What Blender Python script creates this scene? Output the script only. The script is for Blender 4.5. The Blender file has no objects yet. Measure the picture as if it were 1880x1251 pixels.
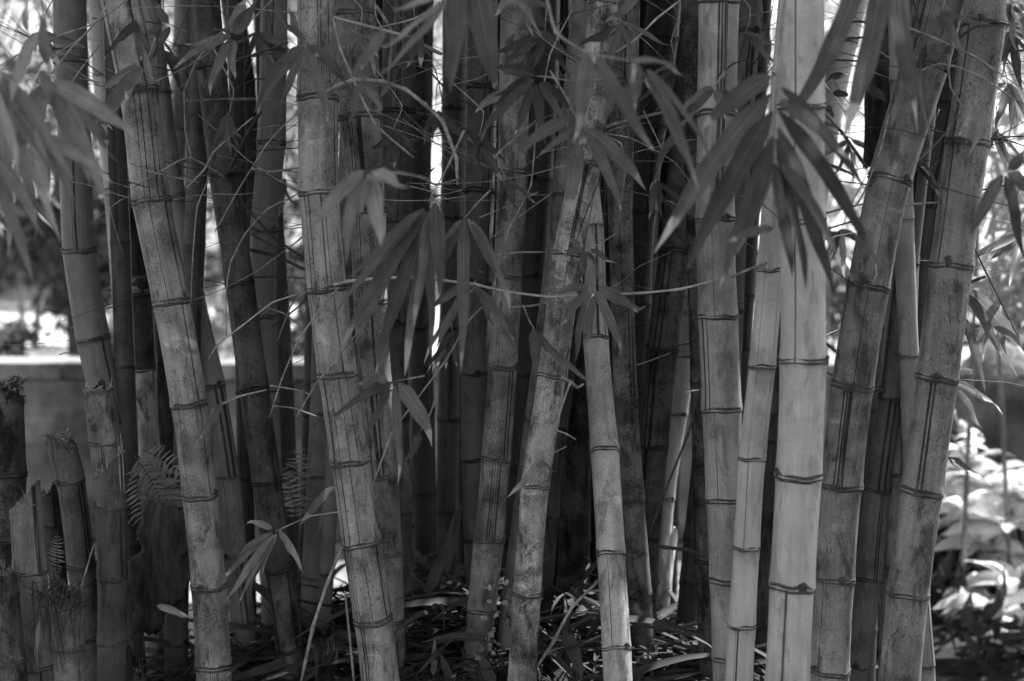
import bpy, math, random
import numpy as np
from mathutils import Vector
R = math.radians
sc = bpy.context.scene
random.seed(11); rng = np.random.default_rng(11)

# ------------------------------------------------------------------ camera, sky, sun, exposure
ZC, FOC, HOR = 1.2, 2611.0, 430.0          # camera height, focal length in photo pixels, horizon row
PITCH = math.atan((625.5 - HOR) / FOC)
cam = bpy.data.cameras.new('camera'); camo = bpy.data.objects.new('camera', cam)
sc.collection.objects.link(camo); sc.camera = camo
camo.location = (0, 0, ZC); camo.rotation_euler = (R(90) - PITCH, 0, 0)
cam.sensor_width = 36; cam.lens = 50; cam.clip_start = .05; cam.clip_end = 500
cam.dof.use_dof = True; cam.dof.focus_distance = 2.62; cam.dof.aperture_fstop = 2.5
SUN_EL, SUN_AZ = R(50), R(48)               # azimuth from +Y (straight ahead) towards +X
w = bpy.data.worlds.new('World'); sc.world = w; w.use_nodes = True
nt = w.node_tree; bg = nt.nodes['Background']
sky = nt.nodes.new('ShaderNodeTexSky'); sky.sky_type = 'NISHITA'; sky.sun_disc = False
sky.sun_elevation = SUN_EL; sky.sun_rotation = SUN_AZ
bw = nt.nodes.new('ShaderNodeRGBToBW')      # a black and white photograph
nt.links.new(sky.outputs[0], bw.inputs[0]); nt.links.new(bw.outputs[0], bg.inputs[0])
bg.inputs[1].default_value = .13
sl = bpy.data.lights.new('sun', 'SUN'); so = bpy.data.objects.new('sun', sl); sc.collection.objects.link(so)
sl.energy = 5; sl.angle = R(.5)
tosun = Vector((math.sin(SUN_AZ) * math.cos(SUN_EL), math.cos(SUN_AZ) * math.cos(SUN_EL), math.sin(SUN_EL)))
so.rotation_euler = tosun.to_track_quat('Z', 'Y').to_euler(); so.location = (3, 6, 8)
vs = sc.view_settings; vs.view_transform = 'Standard'; vs.look = 'None'; vs.gamma = 1; vs.exposure = 1.32
sc.cycles.use_denoising = True

def at(x, y, D):                            # photo pixel -> point at distance D ahead
    a, b = (x - 940) / FOC, -(y - 625.5) / FOC
    c, s = math.cos(PITCH), math.sin(PITCH)
    d = Vector((a, c + b * s, -s + b * c))
    return Vector((0, 0, ZC)) + d * (D / d.y)
def ground(x, y):
    q = ((x + .12) / .95) ** 2 + ((y - 2.95) / .6) ** 2
    return .36 * math.exp(-q ** 1.6) + .01 * math.sin(x * 5 + y * 3)

# ------------------------------------------------------------------ materials
class NT:
    def __init__(s, name):
        s.m = bpy.data.materials.new(name); s.m.use_nodes = True
        s.t = s.m.node_tree; s.b = s.t.nodes['Principled BSDF']; s.out = s.t.nodes['Material Output']
    def n(s, kind, **kw):
        o = s.t.nodes.new('ShaderNode' + kind)
        for k, v in kw.items(): setattr(o, k, v)
        return o
    def l(s, a, b): s.t.links.new(a, b)
    def put(s, sock, v):
        if hasattr(v, 'is_output'): s.l(v, sock)
        else: sock.default_value = v
    def math(s, op, a, b=0.0, c=0.0, clamp=False):
        o = s.n('Math', operation=op, use_clamp=clamp)
        s.put(o.inputs[0], a); s.put(o.inputs[1], b); s.put(o.inputs[2], c); return o.outputs[0]
    def noise(s, vec, scale, detail=3, rough=.5, dist=0):
        o = s.n('TexNoise'); s.l(vec, o.inputs['Vector'])
        o.inputs['Scale'].default_value = scale; o.inputs['Detail'].default_value = detail
        o.inputs['Roughness'].default_value = rough; o.inputs['Distortion'].default_value = dist
        return o.outputs['Fac']
    def ramp(s, v, lo, hi, a=0.0, b=1.0):
        o = s.n('MapRange', interpolation_type='SMOOTHSTEP'); s.put(o.inputs[0], v)
        o.inputs[1].default_value = lo; o.inputs[2].default_value = hi
        s.put(o.inputs[3], a); s.put(o.inputs[4], b); return o.outputs[0]
    def scale(s, vec, sx, sy, sz):
        o = s.n('Vector Math'.replace(' ', ''), operation='MULTIPLY'); s.l(vec, o.inputs[0]); o.inputs[1].default_value = (sx, sy, sz)
        return o.outputs[0]
    def grey(s, v):
        o = s.n('CombineColor'); [s.put(i, v) for i in o.inputs[:3]]; s.l(o.outputs[0], s.b.inputs['Base Color'])
    def bump(s, h, strength, dist=.001):
        o = s.n('Bump'); o.inputs['Strength'].default_value = strength; o.inputs['Distance'].default_value = dist
        s.l(h, o.inputs['Height']); s.l(o.outputs[0], s.b.inputs['Normal'])
def seeded(k):                               # object coordinates shifted by a per-object random
    tc = k.n('TexCoord'); oi = k.n('ObjectInfo')
    m = k.n('VectorMath', operation='ADD'); k.l(tc.outputs['Object'], m.inputs[0])
    r = k.n('VectorMath', operation='SCALE'); cx = k.n('CombineXYZ')
    for i in range(3): k.l(oi.outputs['Random'], cx.inputs[i])
    k.l(cx.outputs[0], r.inputs[0]); r.inputs['Scale'].default_value = 50; k.l(r.outputs[0], m.inputs[1])
    return m.outputs[0], oi

def culm_material():
    k = NT('bamboo_skin'); p, oi = seeded(k)
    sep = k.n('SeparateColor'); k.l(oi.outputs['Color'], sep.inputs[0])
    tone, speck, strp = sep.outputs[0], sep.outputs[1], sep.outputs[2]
    uvn = k.n('UVMap'); uv = uvn.outputs[0]
    a1 = k.n('VectorMath', operation='ADD'); cx = k.n('CombineXYZ')
    k.l(k.math('MULTIPLY', oi.outputs['Random'], 37.0), cx.inputs[0]); k.l(oi.outputs['Random'], cx.inputs[1])
    k.l(uv, a1.inputs[0]); k.l(cx.outputs[0], a1.inputs[1]); uvs = a1.outputs[0]
    fib = k.noise(k.scale(uvs, 900, 9, 1), 1, 3)
    broad = k.noise(k.scale(uvs, 60, 5, 1), 1, 3, .6)
    patch = k.noise(p, 13, 4, .6)
    patch2 = k.noise(p, 26, 5, .65, .6)
    ps = k.n('VectorMath', operation='SCALE'); k.l(p, ps.inputs[0]); k.l(k.ramp(oi.outputs['Random'], 0, 1, .55, 1.35), ps.inputs['Scale'])
    dots = k.noise(k.scale(ps.outputs[0], 1, 1, .7), 480, 4, .75)
    lich = k.noise(ps.outputs[0], 21, 5, .7, .8)
    grain = k.noise(k.scale(p, 1, 1, .8), 400, 4, .75)
    worm = k.noise(k.scale(p, 1, 1, 1.5), 170, 2, .5, 2.5)
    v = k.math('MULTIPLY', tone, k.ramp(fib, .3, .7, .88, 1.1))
    v = k.math('MULTIPLY', v, k.math('ADD', 1, k.math('MULTIPLY', k.math('SUBTRACT', broad, .55), k.math('ADD', .25, k.math('MULTIPLY', speck, 1.3)))))
    v = k.math('MULTIPLY', v, k.math('SUBTRACT', 1.12, k.math('MULTIPLY', k.ramp(patch, .36, .66), k.math('ADD', .12, k.math('MULTIPLY', speck, .55)))))
    gm = k.math('MULTIPLY', k.math('SUBTRACT', grain, .52), k.math('MULTIPLY', speck, k.ramp(patch2, .3, .65, 1.6, 4.2)))
    v = k.math('MULTIPLY', v, k.math('SUBTRACT', 1, gm))
    tm = k.n('Attribute', attribute_name='tmul'); v = k.math('MULTIPLY', v, tm.outputs['Fac'])
    # mould speckle, denser in patches
    th = k.math('SUBTRACT', .72, k.math('MULTIPLY', k.math('MULTIPLY', speck, .26), k.ramp(patch2, .3, .65, .35, 1.15)))
    d = k.math('SUBTRACT', dots, th)
    dm = k.math('MULTIPLY', k.ramp(d, 0, .07), .6)
    v = k.math('MULTIPLY', v, k.math('SUBTRACT', 1, dm))
    wm = k.math('MULTIPLY', k.ramp(k.math('ABSOLUTE', k.math('SUBTRACT', worm, .5)), 0, .035, .30, 0), k.math('MULTIPLY', speck, k.ramp(patch2, .42, .6)))
    v = k.math('MULTIPLY', v, k.math('SUBTRACT', 1, wm))
    v = k.math('MULTIPLY', v, k.math('ADD', 1, k.math('MULTIPLY', k.ramp(lich, .58, .66), k.math('MULTIPLY', speck, .55))))
    # stains
    st = k.ramp(k.noise(k.scale(p, 1.6, 1.6, .5), 19, 5, .7, .4), .53, .62, 0, .55)
    v = k.math('MULTIPLY', v, k.math('SUBTRACT', 1, k.math('MULTIPLY', st, k.math('ADD', .25, speck))))
    # grime ring under each node, ragged edge
    at_ = k.n('Attribute', attribute_name='grime')
    g = k.math('ADD', at_.outputs['Fac'], k.math('MULTIPLY', k.math('SUBTRACT', patch2, .5), .9))
    g2 = k.math('MULTIPLY', k.ramp(g, .35, .95), .6)
    v = k.math('MULTIPLY', v, k.math('SUBTRACT', 1, g2))
    # natural dark lengthwise stripes, and the painted shade inside hollow stubs
    sa = k.n('Attribute', attribute_name='stripe')
    sfac = k.math('MULTIPLY', k.math('MULTIPLY', sa.outputs['Fac'], strp), k.ramp(k.noise(k.scale(uvs, 300, 9, 1), 1, 3, .6), .3, .5, .35, 1))
    v = k.math('MULTIPLY', v, k.math('SUBTRACT', 1, k.math('MULTIPLY', sfac, .85)))
    k.grey(v)
    k.b.inputs['Roughness'].default_value = .5
    k.l(k.ramp(dm, 0, .5, .42, .75), k.b.inputs['Roughness'])
    k.b.inputs['Specular IOR Level'].default_value = .16
    k.bump(k.math('ADD', k.math('MULTIPLY', fib, .6), k.math('MULTIPLY', dm, -.6)), .25, .0012)
    return k.m
def simple(name, val, var=.3, sc_=60, rough=.7, bump=.4, stretch=(1, 1, 1), bd=.002):
    k = NT(name); p, oi = seeded(k); q = k.scale(p, *stretch)
    a = k.noise(q, sc_, 5, .65); b = k.noise(q, sc_ * .17, 3)
    v = k.math('MULTIPLY', k.ramp(a, .3, .7, val * (1 - var), val * (1 + var)), k.ramp(b, .3, .7, 1 - var * .7, 1 + var * .7))
    k.grey(v); k.b.inputs['Roughness'].default_value = rough; k.b.inputs['Specular IOR Level'].default_value = .15; k.bump(a, bump, bd); return k.m
def leaf_material(name, val, trans, rough=.42, dry=True, tip=.5):
    k = NT(name); p, oi = seeded(k)
    uvn = k.n('UVMap'); sx = k.n('SeparateXYZ'); k.l(uvn.outputs[0], sx.inputs[0])
    cx = k.n('CombineXYZ'); k.l(k.math('MULTIPLY', sx.outputs[0], 34.0), cx.inputs[0]); k.l(k.math('MULTIPLY', sx.outputs[1], 2.0), cx.inputs[1])
    vein = k.noise(cx.outputs[0], 1, 2)
    mot = k.noise(p, 22, 4, .6)
    v = k.math('MULTIPLY', k.ramp(vein, .3, .7, val * .62, val * 1.35), k.ramp(mot, .3, .7, .8, 1.25))
    v = k.math('MULTIPLY', v, k.ramp(oi.outputs['Random'], 0, 1, .75, 1.3))
    mid = k.ramp(k.math('ABSOLUTE', k.math('SUBTRACT', sx.outputs[0], .5)), 0, .05, 1.5, 1)
    v = k.math('MULTIPLY', v, mid)
    if dry:                                  # withered pale tips
        e = k.math('ADD', sx.outputs[1], k.math('MULTIPLY', k.math('SUBTRACT', mot, .5), .35))
        lim = k.math('SUBTRACT', e, k.ramp(oi.outputs['Random'], 0, 1, 1.02, .74))
        mk = k.ramp(lim, 0, .05)
        mx = k.n('Mix', data_type='FLOAT'); k.l(mk, mx.inputs[0]); k.l(v, mx.inputs[2])
        k.l(k.ramp(mot, .3, .7, tip * .55, tip * 1.2), mx.inputs[3]); v = mx.outputs[0]
    k.grey(v); k.b.inputs['Roughness'].default_value = rough; k.b.inputs['Specular IOR Level'].default_value = .3
    k.bump(vein, .25, .0006)
    tr = k.n('BsdfTranslucent'); cc = k.n('CombineColor'); [k.l(v, i) for i in cc.inputs[:3]]
    k.l(cc.outputs[0], tr.inputs[0])
    mx = k.n('MixShader'); mx.inputs[0].default_value = trans
    k.l(k.b.outputs[0], mx.inputs[1]); k.l(tr.outputs[0], mx.inputs[2]); k.l(mx.outputs[0], k.out.inputs[0])
    return k.m
M = {}
M['culm'] = culm_material()
M['node'] = simple('node_scar', .085, .5, 160, .75, .6, (1, 1, 2.5))
M['node_dark'] = simple('node_scar_dark', .03, .5, 160, .8, .6, (1, 1, 2.5))
M['inner'] = simple('culm_inside', .05, .5, 40, .9, .6)
M['fibre'] = simple('torn_fibre', .30, .5, 120, .8, .6, (1, 1, .2))
M['twig'] = simple('twig_bark', .30, .4, 90, .6, .3)
M['twig_dark'] = simple('twig_bark_dark', .07, .4, 90, .7, .3)
M['twig_pale'] = simple('twig_bark_pale', .42, .3, 90, .5, .3)
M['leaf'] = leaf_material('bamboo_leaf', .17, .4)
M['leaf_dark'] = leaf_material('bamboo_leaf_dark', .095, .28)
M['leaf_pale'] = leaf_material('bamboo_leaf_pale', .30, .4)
M['leaf_dry'] = leaf_material('dry_leaf', .075, .2, .7, False)
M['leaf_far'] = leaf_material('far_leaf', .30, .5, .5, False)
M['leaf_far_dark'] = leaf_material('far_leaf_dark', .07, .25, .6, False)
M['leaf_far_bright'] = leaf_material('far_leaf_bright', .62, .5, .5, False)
M['sheath'] = simple('culm_sheath_skin', .6, .6, 30, .8, .5, (2, 2, .4))
M['sheath_dark'] = simple('culm_sheath_dark', .05, .6, 45, .9, .6, (2, 2, .5))
M['soil'] = simple('soil', .035, .5, 14, .95, .8, (1, 1, 1), .02)
M['pale_path'] = simple('pale_gravel', .50, .25, 9, .95, .6, (1, 1, 1), .01)
M['bark'] = simple('bark', .09, .5, 18, .9, .8, (1, 1, .25), .02)
M['fern'] = leaf_material('fern_leaf', .34, .3, .6, False)
M['dark_wall'] = simple('dark_plank', .04, .4, 6, .8, .4, (1, 1, .2))
M['white_paint'] = simple('white_paint', .75, .1, 8, .6, .2)
M['rock'] = simple('rock', .10, .6, 7, .9, .9, (1, 1, 1), .03)

# ------------------------------------------------------------------ object helpers
COL = sc.collection
def mesh_obj(name, verts, faces, mat, parent=None, smooth=True, uvs=None, attrs=None, loc=None, mats=None, midx=None):
    me = bpy.data.meshes.new(name)
    if loc is not None: verts = [(v[0] - loc[0], v[1] - loc[1], v[2] - loc[2]) for v in verts]
    me.from_pydata(verts, [], faces)
    for m in (mats or [mat]): me.materials.append(m)
    if midx is not None: me.polygons.foreach_set('material_index', midx)
    if smooth: me.polygons.foreach_set('use_smooth', [True] * len(me.polygons))
    if uvs is not None:
        lay = me.uv_layers.new(name='UVMap'); li = np.empty(len(me.loops), dtype=np.int32)
        me.loops.foreach_get('vertex_index', li)
        lay.data.foreach_set('uv', np.asarray(uvs, dtype=np.float32)[li].ravel())
    for nm, (dom, vals) in (attrs or {}).items():
        a = me.attributes.new(nm, 'FLOAT', dom); a.data.foreach_set('value', np.asarray(vals, dtype=np.float32))
    me.update()
    o = bpy.data.objects.new(name, me); COL.objects.link(o)
    if loc is not None: o.location = loc
    if parent is not None:
        o.parent = parent
        if loc is not None: o.location = Vector(loc) - parent.location
        else: o.location = -parent.location
        if loc is None: pass
    return o
def tag(o, label, cat=None, group=None, kind=None):
    if label: o['label'] = label
    if cat: o['category'] = cat
    if group: o['group'] = group
    if kind: o['kind'] = kind
    return o
def thing(name, loc, label, cat, group=None):
    o = bpy.data.objects.new(name, None); COL.objects.link(o); o.location = loc; o.empty_display_size = .05
    return tag(o, label, cat, group)
def catmull(pts, i, t):
    n = len(pts); p1, p2 = pts[i], pts[i + 1]
    p0 = pts[i - 1] if i > 0 else p1 * 2 - p2
    p3 = pts[i + 2] if i + 2 < n else p2 * 2 - p1
    return .5 * ((2 * p1) + (p2 - p0) * t + (2 * p0 - 5 * p1 + 4 * p2 - p3) * t * t + (3 * p1 - p0 - 3 * p2 + p3) * t ** 3)
def frame(t):
    t = t.normalized(); X = Vector((1, 0, 0)); s = (X - t * X.dot(t)).normalized(); f = s.cross(t)
    if f.y > 0: f = -f
    return t, s, f
def tube(pts, rads, seg=6, cap=True):
    V, F, n = [], [], len(pts)
    for i, p in enumerate(pts):
        t = (pts[min(i + 1, n - 1)] - pts[max(i - 1, 0)])
        t = t.normalized() if t.length > 1e-9 else Vector((0, 0, 1))
        a = t.orthogonal().normalized() if i == 0 else (pa - t * pa.dot(t)).normalized()
        pa = a; b = t.cross(a)
        for k in range(seg):
            th = 2 * math.pi * k / seg
            V.append(tuple(p + (a * math.cos(th) + b * math.sin(th)) * rads[i]))
    for i in range(n - 1):
        for k in range(seg):
            F.append((i * seg + k, i * seg + (k + 1) % seg, (i + 1) * seg + (k + 1) % seg, (i + 1) * seg + k))
    if cap: F.append(tuple(range(seg - 1, -1, -1))); F.append(tuple((n - 1) * seg + k for k in range(seg)))
    return V, F
class MB:                                    # collects geometry for ONE mesh
    def __init__(s): s.V, s.F, s.U = [], [], []
    def add(s, V, F, U=None):
        o = len(s.V); s.V += [tuple(v) for v in V]; s.F += [tuple(i + o for i in f) for f in F]
        s.U += U if U is not None else [(0, 0)] * len(V)
    def build(s, name, mat, parent=None, loc=None, smooth=True):
        return mesh_obj(name, s.V, s.F, mat, parent, smooth, s.U, None, loc)
    def box(s, a, b):
        (x0, y0, z0), (x1, y1, z1) = a, b
        s.add([(x0,y0,z0),(x1,y0,z0),(x1,y1,z0),(x0,y1,z0),(x0,y0,z1),(x1,y0,z1),(x1,y1,z1),(x0,y1,z1)],
              [(0,3,2,1),(4,5,6,7),(0,1,5,4),(1,2,6,5),(2,3,7,6),(3,0,4,7)])

# ------------------------------------------------------------------ bamboo culms
CULM = {}
TS = [0, .012, .03, .06, .11, .2, .35, .5, .65, .8, .89, .94, .97, .988, 1]
def random_stripes(density, rnd):
    out = []
    if rnd.random() > min(1, density * 1.6): return out
    for _ in range(rnd.randint(1, 2 + int(density * 3))):
        c = rnd.uniform(-2.9, 2.9)
        for j in range(rnd.choice([1, 1, 2, 3, 4])):
            wd = rnd.choice([.03, .03, .05, .08, .14]); out.append((c, wd)); c += wd / 2 + rnd.uniform(.06, .16)
    return out
def culm(key, label, D, tone, speck, sdens, nodes, stripes=None, stub=None, cat='bamboo culm', dark_node=False, top=True, group=None, tones=None, name='bamboo_culm', sdark=1.0):
    """nodes: (x, y, width) in photo pixels, top to bottom; built in space at depth D"""
    rnd = random.Random(hash(key) if isinstance(key, int) else sum(ord(c) * 31 ** i for i, c in enumerate(key)))
    Dt, Db = D if isinstance(D, tuple) else (D, D)
    n = len(nodes); P, Rr = [], []
    y0, y1 = nodes[0][1], nodes[-1][1]
    for (x, y, wd) in nodes:
        d = Dt + (Db - Dt) * (y - y0) / max(1, y1 - y0)
        P.append(at(x, y, d)); Rr.append(wd / 2 * d / FOC)
    first = 0
    # carry on upwards out of the picture, and down into the ground
    if top and not stub:
        stp = (P[0] - P[1]); stp *= .26 / stp.length
        lean = stp.copy()
        while P[0].z < 3.3:
            lean = Vector((lean.x * .9, lean.y * .9, lean.z)); P.insert(0, P[0] + lean); Rr.insert(0, Rr[0] * .985); first += 1
    g = 0
    while P[-1].z > ground(P[-1].x, P[-1].y) - .06 and g < 12:
        stp = P[-1] - P[-2]; stp = Vector((stp.x * .75, stp.y * .75, stp.z)); stp *= max(.09, min(.17, stp.length * .95)) / stp.length
        P.append(P[-1] + stp); Rr.append(Rr[-1] * 1.01); g += 1
    base = P[-1].copy()
    root = thing(name, base, label, cat, group)
    V, F, U, G, S, TM = [], [], [], [], [], []
    vlen = 0; off = 0; ni = len(P)
    kp = rnd.uniform(0, 6)
    for i in range(ni - 1):
        if stripes and (i - first) in stripes:
            st = [(math.asin(max(-.97, min(.97, c))), wd * 2) for c, wd in stripes[i - first]]
        else: st = random_stripes(sdens, rnd)
        st = sorted((c - wd / 2, c + wd / 2) for c, wd in st)
        nb = 110 if (stub and i == 0) else 34; angs = [-math.pi + 2 * math.pi * k / nb for k in range(nb + 1)]
        ext = []
        for a, b in st: ext += [a, b]
        angs = sorted(set([a for a in angs if all(abs(a - e) > .02 or nb > 40 for e in ext)] + [e for e in ext if -3.1 < e < 3.1]))
        if angs[0] > -math.pi + 1e-6: angs.insert(0, -math.pi)
        if angs[-1] < math.pi - 1e-6: angs.append(math.pi)
        na = len(angs); o0 = len(V); L = (P[i + 1] - P[i]).length
        gl = rnd.uniform(.35, 1.0)
        ts = TS
        for ti, t in enumerate(ts):
            c = catmull(P, i, t); tan = catmull(P, i, min(1, t + .02)) - catmull(P, i, max(0, t - .02))
            tv, s, f = frame(tan)
            r = Rr[i] + (Rr[i + 1] - Rr[i]) * t
            dt, db = t * L, (1 - t) * L
            r *= .978 + .055 * math.exp(-dt / .012) + .075 * math.exp(-db / .018)
            for a in angs:
                rr = r * (1 + .012 * math.sin(2 * a + i * 1.7) + .006 * math.sin(3 * a + i))
                q = c + (s * math.sin(a) + f * math.cos(a)) * rr
                if stub and i == 0:
                    sl_, jg = stub[:2]
                    h = math.sin(a) * sl_ + jg * (math.sin(a * 3 + kp) * .4 + math.sin(a * 5 + kp * 2) * .35 + math.sin(a * 8 + kp * 3) * .3 + math.sin(a * 14 + kp * 5) * .3 + math.sin(a * 23 + kp * 7) * .25 + math.sin(a * 37 + kp) * .2) + sum(pk * math.exp(-((a - pa_) / pw) ** 2) for pa_, pw, pk in stub[2:])
                    q = q + (-tv if tv.z < 0 else tv) * h * max(0, 1 - t * 2.2)
                V.append(q); U.append((a * r, vlen + t * L))
                G.append(gl * math.exp(-dt / .016) + .35 * math.exp(-db / .012))
        smid = []
        for k in range(na - 1):
            mda = (angs[k] + angs[k + 1]) / 2; smid.append(1.0 if any(a < mda < b for a, b in st) else 0.0)
        for ti in range(len(ts) - 1):
            for k in range(na - 1):
                a_ = o0 + ti * na + k
                F.append((a_, a_ + 1, a_ + na + 1, a_ + na)); S.append(smid[k])
        if stub and i == 0:                  # hollow: inner wall down to a floor, coloured dark for the shade inside
            rim = list(range(o0, o0 + na)); tv, s, f = frame(P[1] - P[0]); up = -tv if tv.z < 0 else tv
            o1 = len(V)
            for vi in rim:
                q = V[vi]; ax = P[0] + up * (q - P[0]).dot(up); V.append(ax + (q - ax) * .76); U.append((0, 0)); G.append(0)
            o2 = len(V)
            for vi in rim:
                q = V[vi]; ax = P[0] + up * -.035; h = (q - P[0]).dot(up); V.append(ax + (q - (P[0] + up * h)) * .72); U.append((0, 0)); G.append(0)
            for k in range(na - 1):
                F.append((o0 + k + 1, o0 + k, o1 + k, o1 + k + 1)); S.append(0)
                F.append((o1 + k + 1, o1 + k, o2 + k, o2 + k + 1)); S.append(1)
            F.append(tuple(o2 + k for k in range(na - 1))); S.append(1)
        tm_ = (tones or {}).get(i - first, rnd.uniform(.9, 1.1)); TM += [tm_] * (len(S) - len(TM))
        vlen += L
    stem = mesh_obj('stem', [tuple(v) for v in V], F, M['culm'], root, True, U, {'grime': ('POINT', G), 'stripe': ('FACE', S), 'tmul': ('FACE', TM)}, base)
    stem.color = (tone * (.68 if tone < .2 else .92 if tone < .4 else 1), speck, sdark, 1)  # darkest tones lowered again, putting deep interior shade into the colour
    for i in range(1 if (stub or first == 0) else max(1, first - 1), ni - 1):
        c = P[i]; tv, s, f = frame(P[i + 1] - P[i - 1]); up = -tv
        r = Rr[i]; prof = [(-.0070, .985), (-.0052, 1.045), (-.0030, 1.055), (-.0012, 1.02), (.0004, 1.012), (.0014, 1.05), (.0040, 1.062), (.0062, 1.035), (.0085, .98)]
        h = rnd.uniform(.68, .98) * min(1.15, r / .033); nv = []; nf = []; ns = 40
        ph = rnd.uniform(0, 6); bud = rnd.uniform(-1.4, 1.4) if rnd.random() < .28 else None
        for dz, dr in prof:
            for k in range(ns):
                a = 2 * math.pi * k / ns
                z = dz * h + .0013 * math.sin(a * 2 + ph) + .0009 * math.sin(a * 5 + ph * 2)
                rr = r * (dr + .006 * math.sin(a * 7 + ph) + rnd.uniform(-.004, .004))
                if bud is not None:
                    da = (a - bud + math.pi) % (2 * math.pi) - math.pi
                    bb = math.exp(-(da / .2) ** 2); rr += r * .08 * bb * (1 if dz > -.003 else .3); z += .006 * bb * (1 if dz > 0 else 0)
                nv.append(tuple(c + (s * math.sin(a) + f * math.cos(a)) * rr + up * z))
        for j in range(len(prof) - 1):
            for k in range(ns): nf.append((j * ns + k, j * ns + (k + 1) % ns, (j + 1) * ns + (k + 1) % ns, (j + 1) * ns + k))
        mesh_obj('node_ring', nv, nf, M['node_dark' if dark_node or tone < .17 else 'node'], root, True, None, None, tuple(c))
    if stub:                                 # torn pale fibres along the break
        fb = MB(); tv, s, f = frame(P[1] - P[0]); up = -tv if tv.z < 0 else tv
        for q in range(110):
            a = rnd.uniform(-math.pi, math.pi); r = Rr[0] * rnd.uniform(.75, 1.02)
            h0 = math.sin(a) * stub[0] - .004 + rnd.uniform(-.2, .3) * stub[1] + sum(pk * math.exp(-((a - pa_) / pw) ** 2) * rnd.uniform(.3, 1) for pa_, pw, pk in stub[2:])
            b = P[0] + (s * math.sin(a) + f * math.cos(a)) * r + up * h0
            d = (up + s * rnd.uniform(-.4, .4) + f * rnd.uniform(-.3, .4)).normalized() * (rnd.uniform(.003, .010) if rnd.random() < .85 else rnd.uniform(.012, .035))
            side = d.cross(f).normalized() * rnd.uniform(.0003, .0011)
            fb.add([b - side, b + side, b + d * .6 + side * .6 + f * .001, b + d], [(0, 1, 2), (0, 2, 3)])
        fb.build('torn_fibres', M['fibre'], root, tuple(P[0]), False)
    CULM[key] = dict(root=root, P=P, R=Rr, first=first)
    return root

# ------------------------------------------------------------------ the setting
gx = np.linspace(-60, 60, 5)
V, F, U = [], [], []
xs = np.concatenate([[-80, -30, -12], np.linspace(-6, 6, 121), [12, 30, 80]]); ys = np.concatenate([[-20, -4], np.linspace(0, 8, 81), [12, 30, 120]])
for y in ys:
    for x in xs: V.append((x, y, ground(x, y)))
nx = len(xs)
F = [(j * nx + i, j * nx + i + 1, (j + 1) * nx + i + 1, (j + 1) * nx + i) for j in range(len(ys) - 1) for i in range(nx - 1)]
tag(mesh_obj('ground', V, F, M['soil']), None, None, None, 'structure')
b = MB(); b.box((-40, 5.78, -.05), (40, 14.5, .50))
tag(b.build('terrace', M['pale_path'], None, None, False), None, None, None, 'structure')
M['strip'] = simple('grey_gravel', .20, .4, 30, .95, .6, (1, 1, 1), .01)
b = MB(); b.add([(-1.9, 4.5, .016), (.9, 4.5, .016), (.9, 5.4, .016), (-1.9, 5.4, .016)], [(0, 1, 2, 3)])
tag(b.build('gravel_strip', M['strip']), None, None, None, 'structure')

# garden wall of rough blocks behind the clump
k = NT('block_wall'); p, oi = seeded(k)
br = k.n('TexBrick'); sw = k.n('SeparateXYZ'); k.l(p, sw.inputs[0]); cb = k.n('CombineXYZ'); k.l(sw.outputs[0], cb.inputs[0]); k.l(sw.outputs[2], cb.inputs[1]); k.l(cb.outputs[0], br.inputs['Vector'])
br.inputs['Scale'].default_value = 2.2; br.inputs['Mortar Size'].default_value = .022
br.inputs['Color1'].default_value = (.20, .20, .20, 1); br.inputs['Color2'].default_value = (.17, .17, .17, 1); br.inputs['Mortar'].default_value = (.17, .17, .17, 1)
bb = k.n('RGBToBW'); k.l(br.outputs['Color'], bb.inputs[0])
nz = k.noise(p, 9, 5, .65); nz2 = k.noise(p, 2.2, 4)
vv = k.math('MULTIPLY', k.math('MULTIPLY', bb.outputs[0], k.ramp(nz, .3, .7, .6, 1.4)), k.ramp(nz2, .35, .65, .4, 1.6)); k.grey(vv)
k.b.inputs['Roughness'].default_value = .95; k.bump(nz, .6, .02); M['wall'] = k.m
M['coping'] = simple('coping_stone', .07, .5, 9, .95, .6)
wt = thing('garden_wall', (0, 5.5, 0), 'low weathered block garden wall running behind the bamboo clump', 'wall')
b = MB(); b.box((-7, 5.5, -.05), (7, 5.74, .63)); b.build('wall_body', M['wall'], wt, None, False)
b = MB()
for i in range(24): b.box((-7 + i * .585, 5.47, .632 + rng.uniform(0, .008)), (-7 + i * .585 + .578, 5.77, .70 + rng.uniform(-.004, .008)))
b.build('coping', M['wall'], wt, None, False)
# rough boulders on the right by the wall
def boulder(x, y, z, sx, sy, szz, label):
    V, F = [], []; nu, nv = 22, 14
    ph = rng.uniform(0, 6, 6)
    for j in range(nv + 1):
        th = math.pi * j / nv
        for i in range(nu):
            a = 2 * math.pi * i / nu
            d = Vector((math.sin(th) * math.cos(a), math.sin(th) * math.sin(a), math.cos(th)))
            rr = 1 + .12 * math.sin(3 * d.x + ph[0] + 2 * d.z) + .1 * math.sin(4 * d.y + ph[1]) + .07 * math.sin(6 * d.z + 5 * d.x + ph[2])
            V.append((x + d.x * sx * rr, y + d.y * sy * rr, z + d.z * szz * rr))
    F = [(j * nu + i, j * nu + (i + 1) % nu, (j + 1) * nu + (i + 1) % nu, (j + 1) * nu + i) for j in range(nv) for i in range(nu)]
    return tag(mesh_obj('boulder', V, F, M['rock'], loc=(x, y, z)), label, 'boulder', 'boulders by the wall')
boulder(1.83, 5.1, .42, .32, .28, .34, 'big rough dark boulder at right behind the sunlit shrub')
boulder(1.50, 5.2, .22, .22, .2, .26, 'smaller dark boulder left of the big one behind the shrub')

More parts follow.
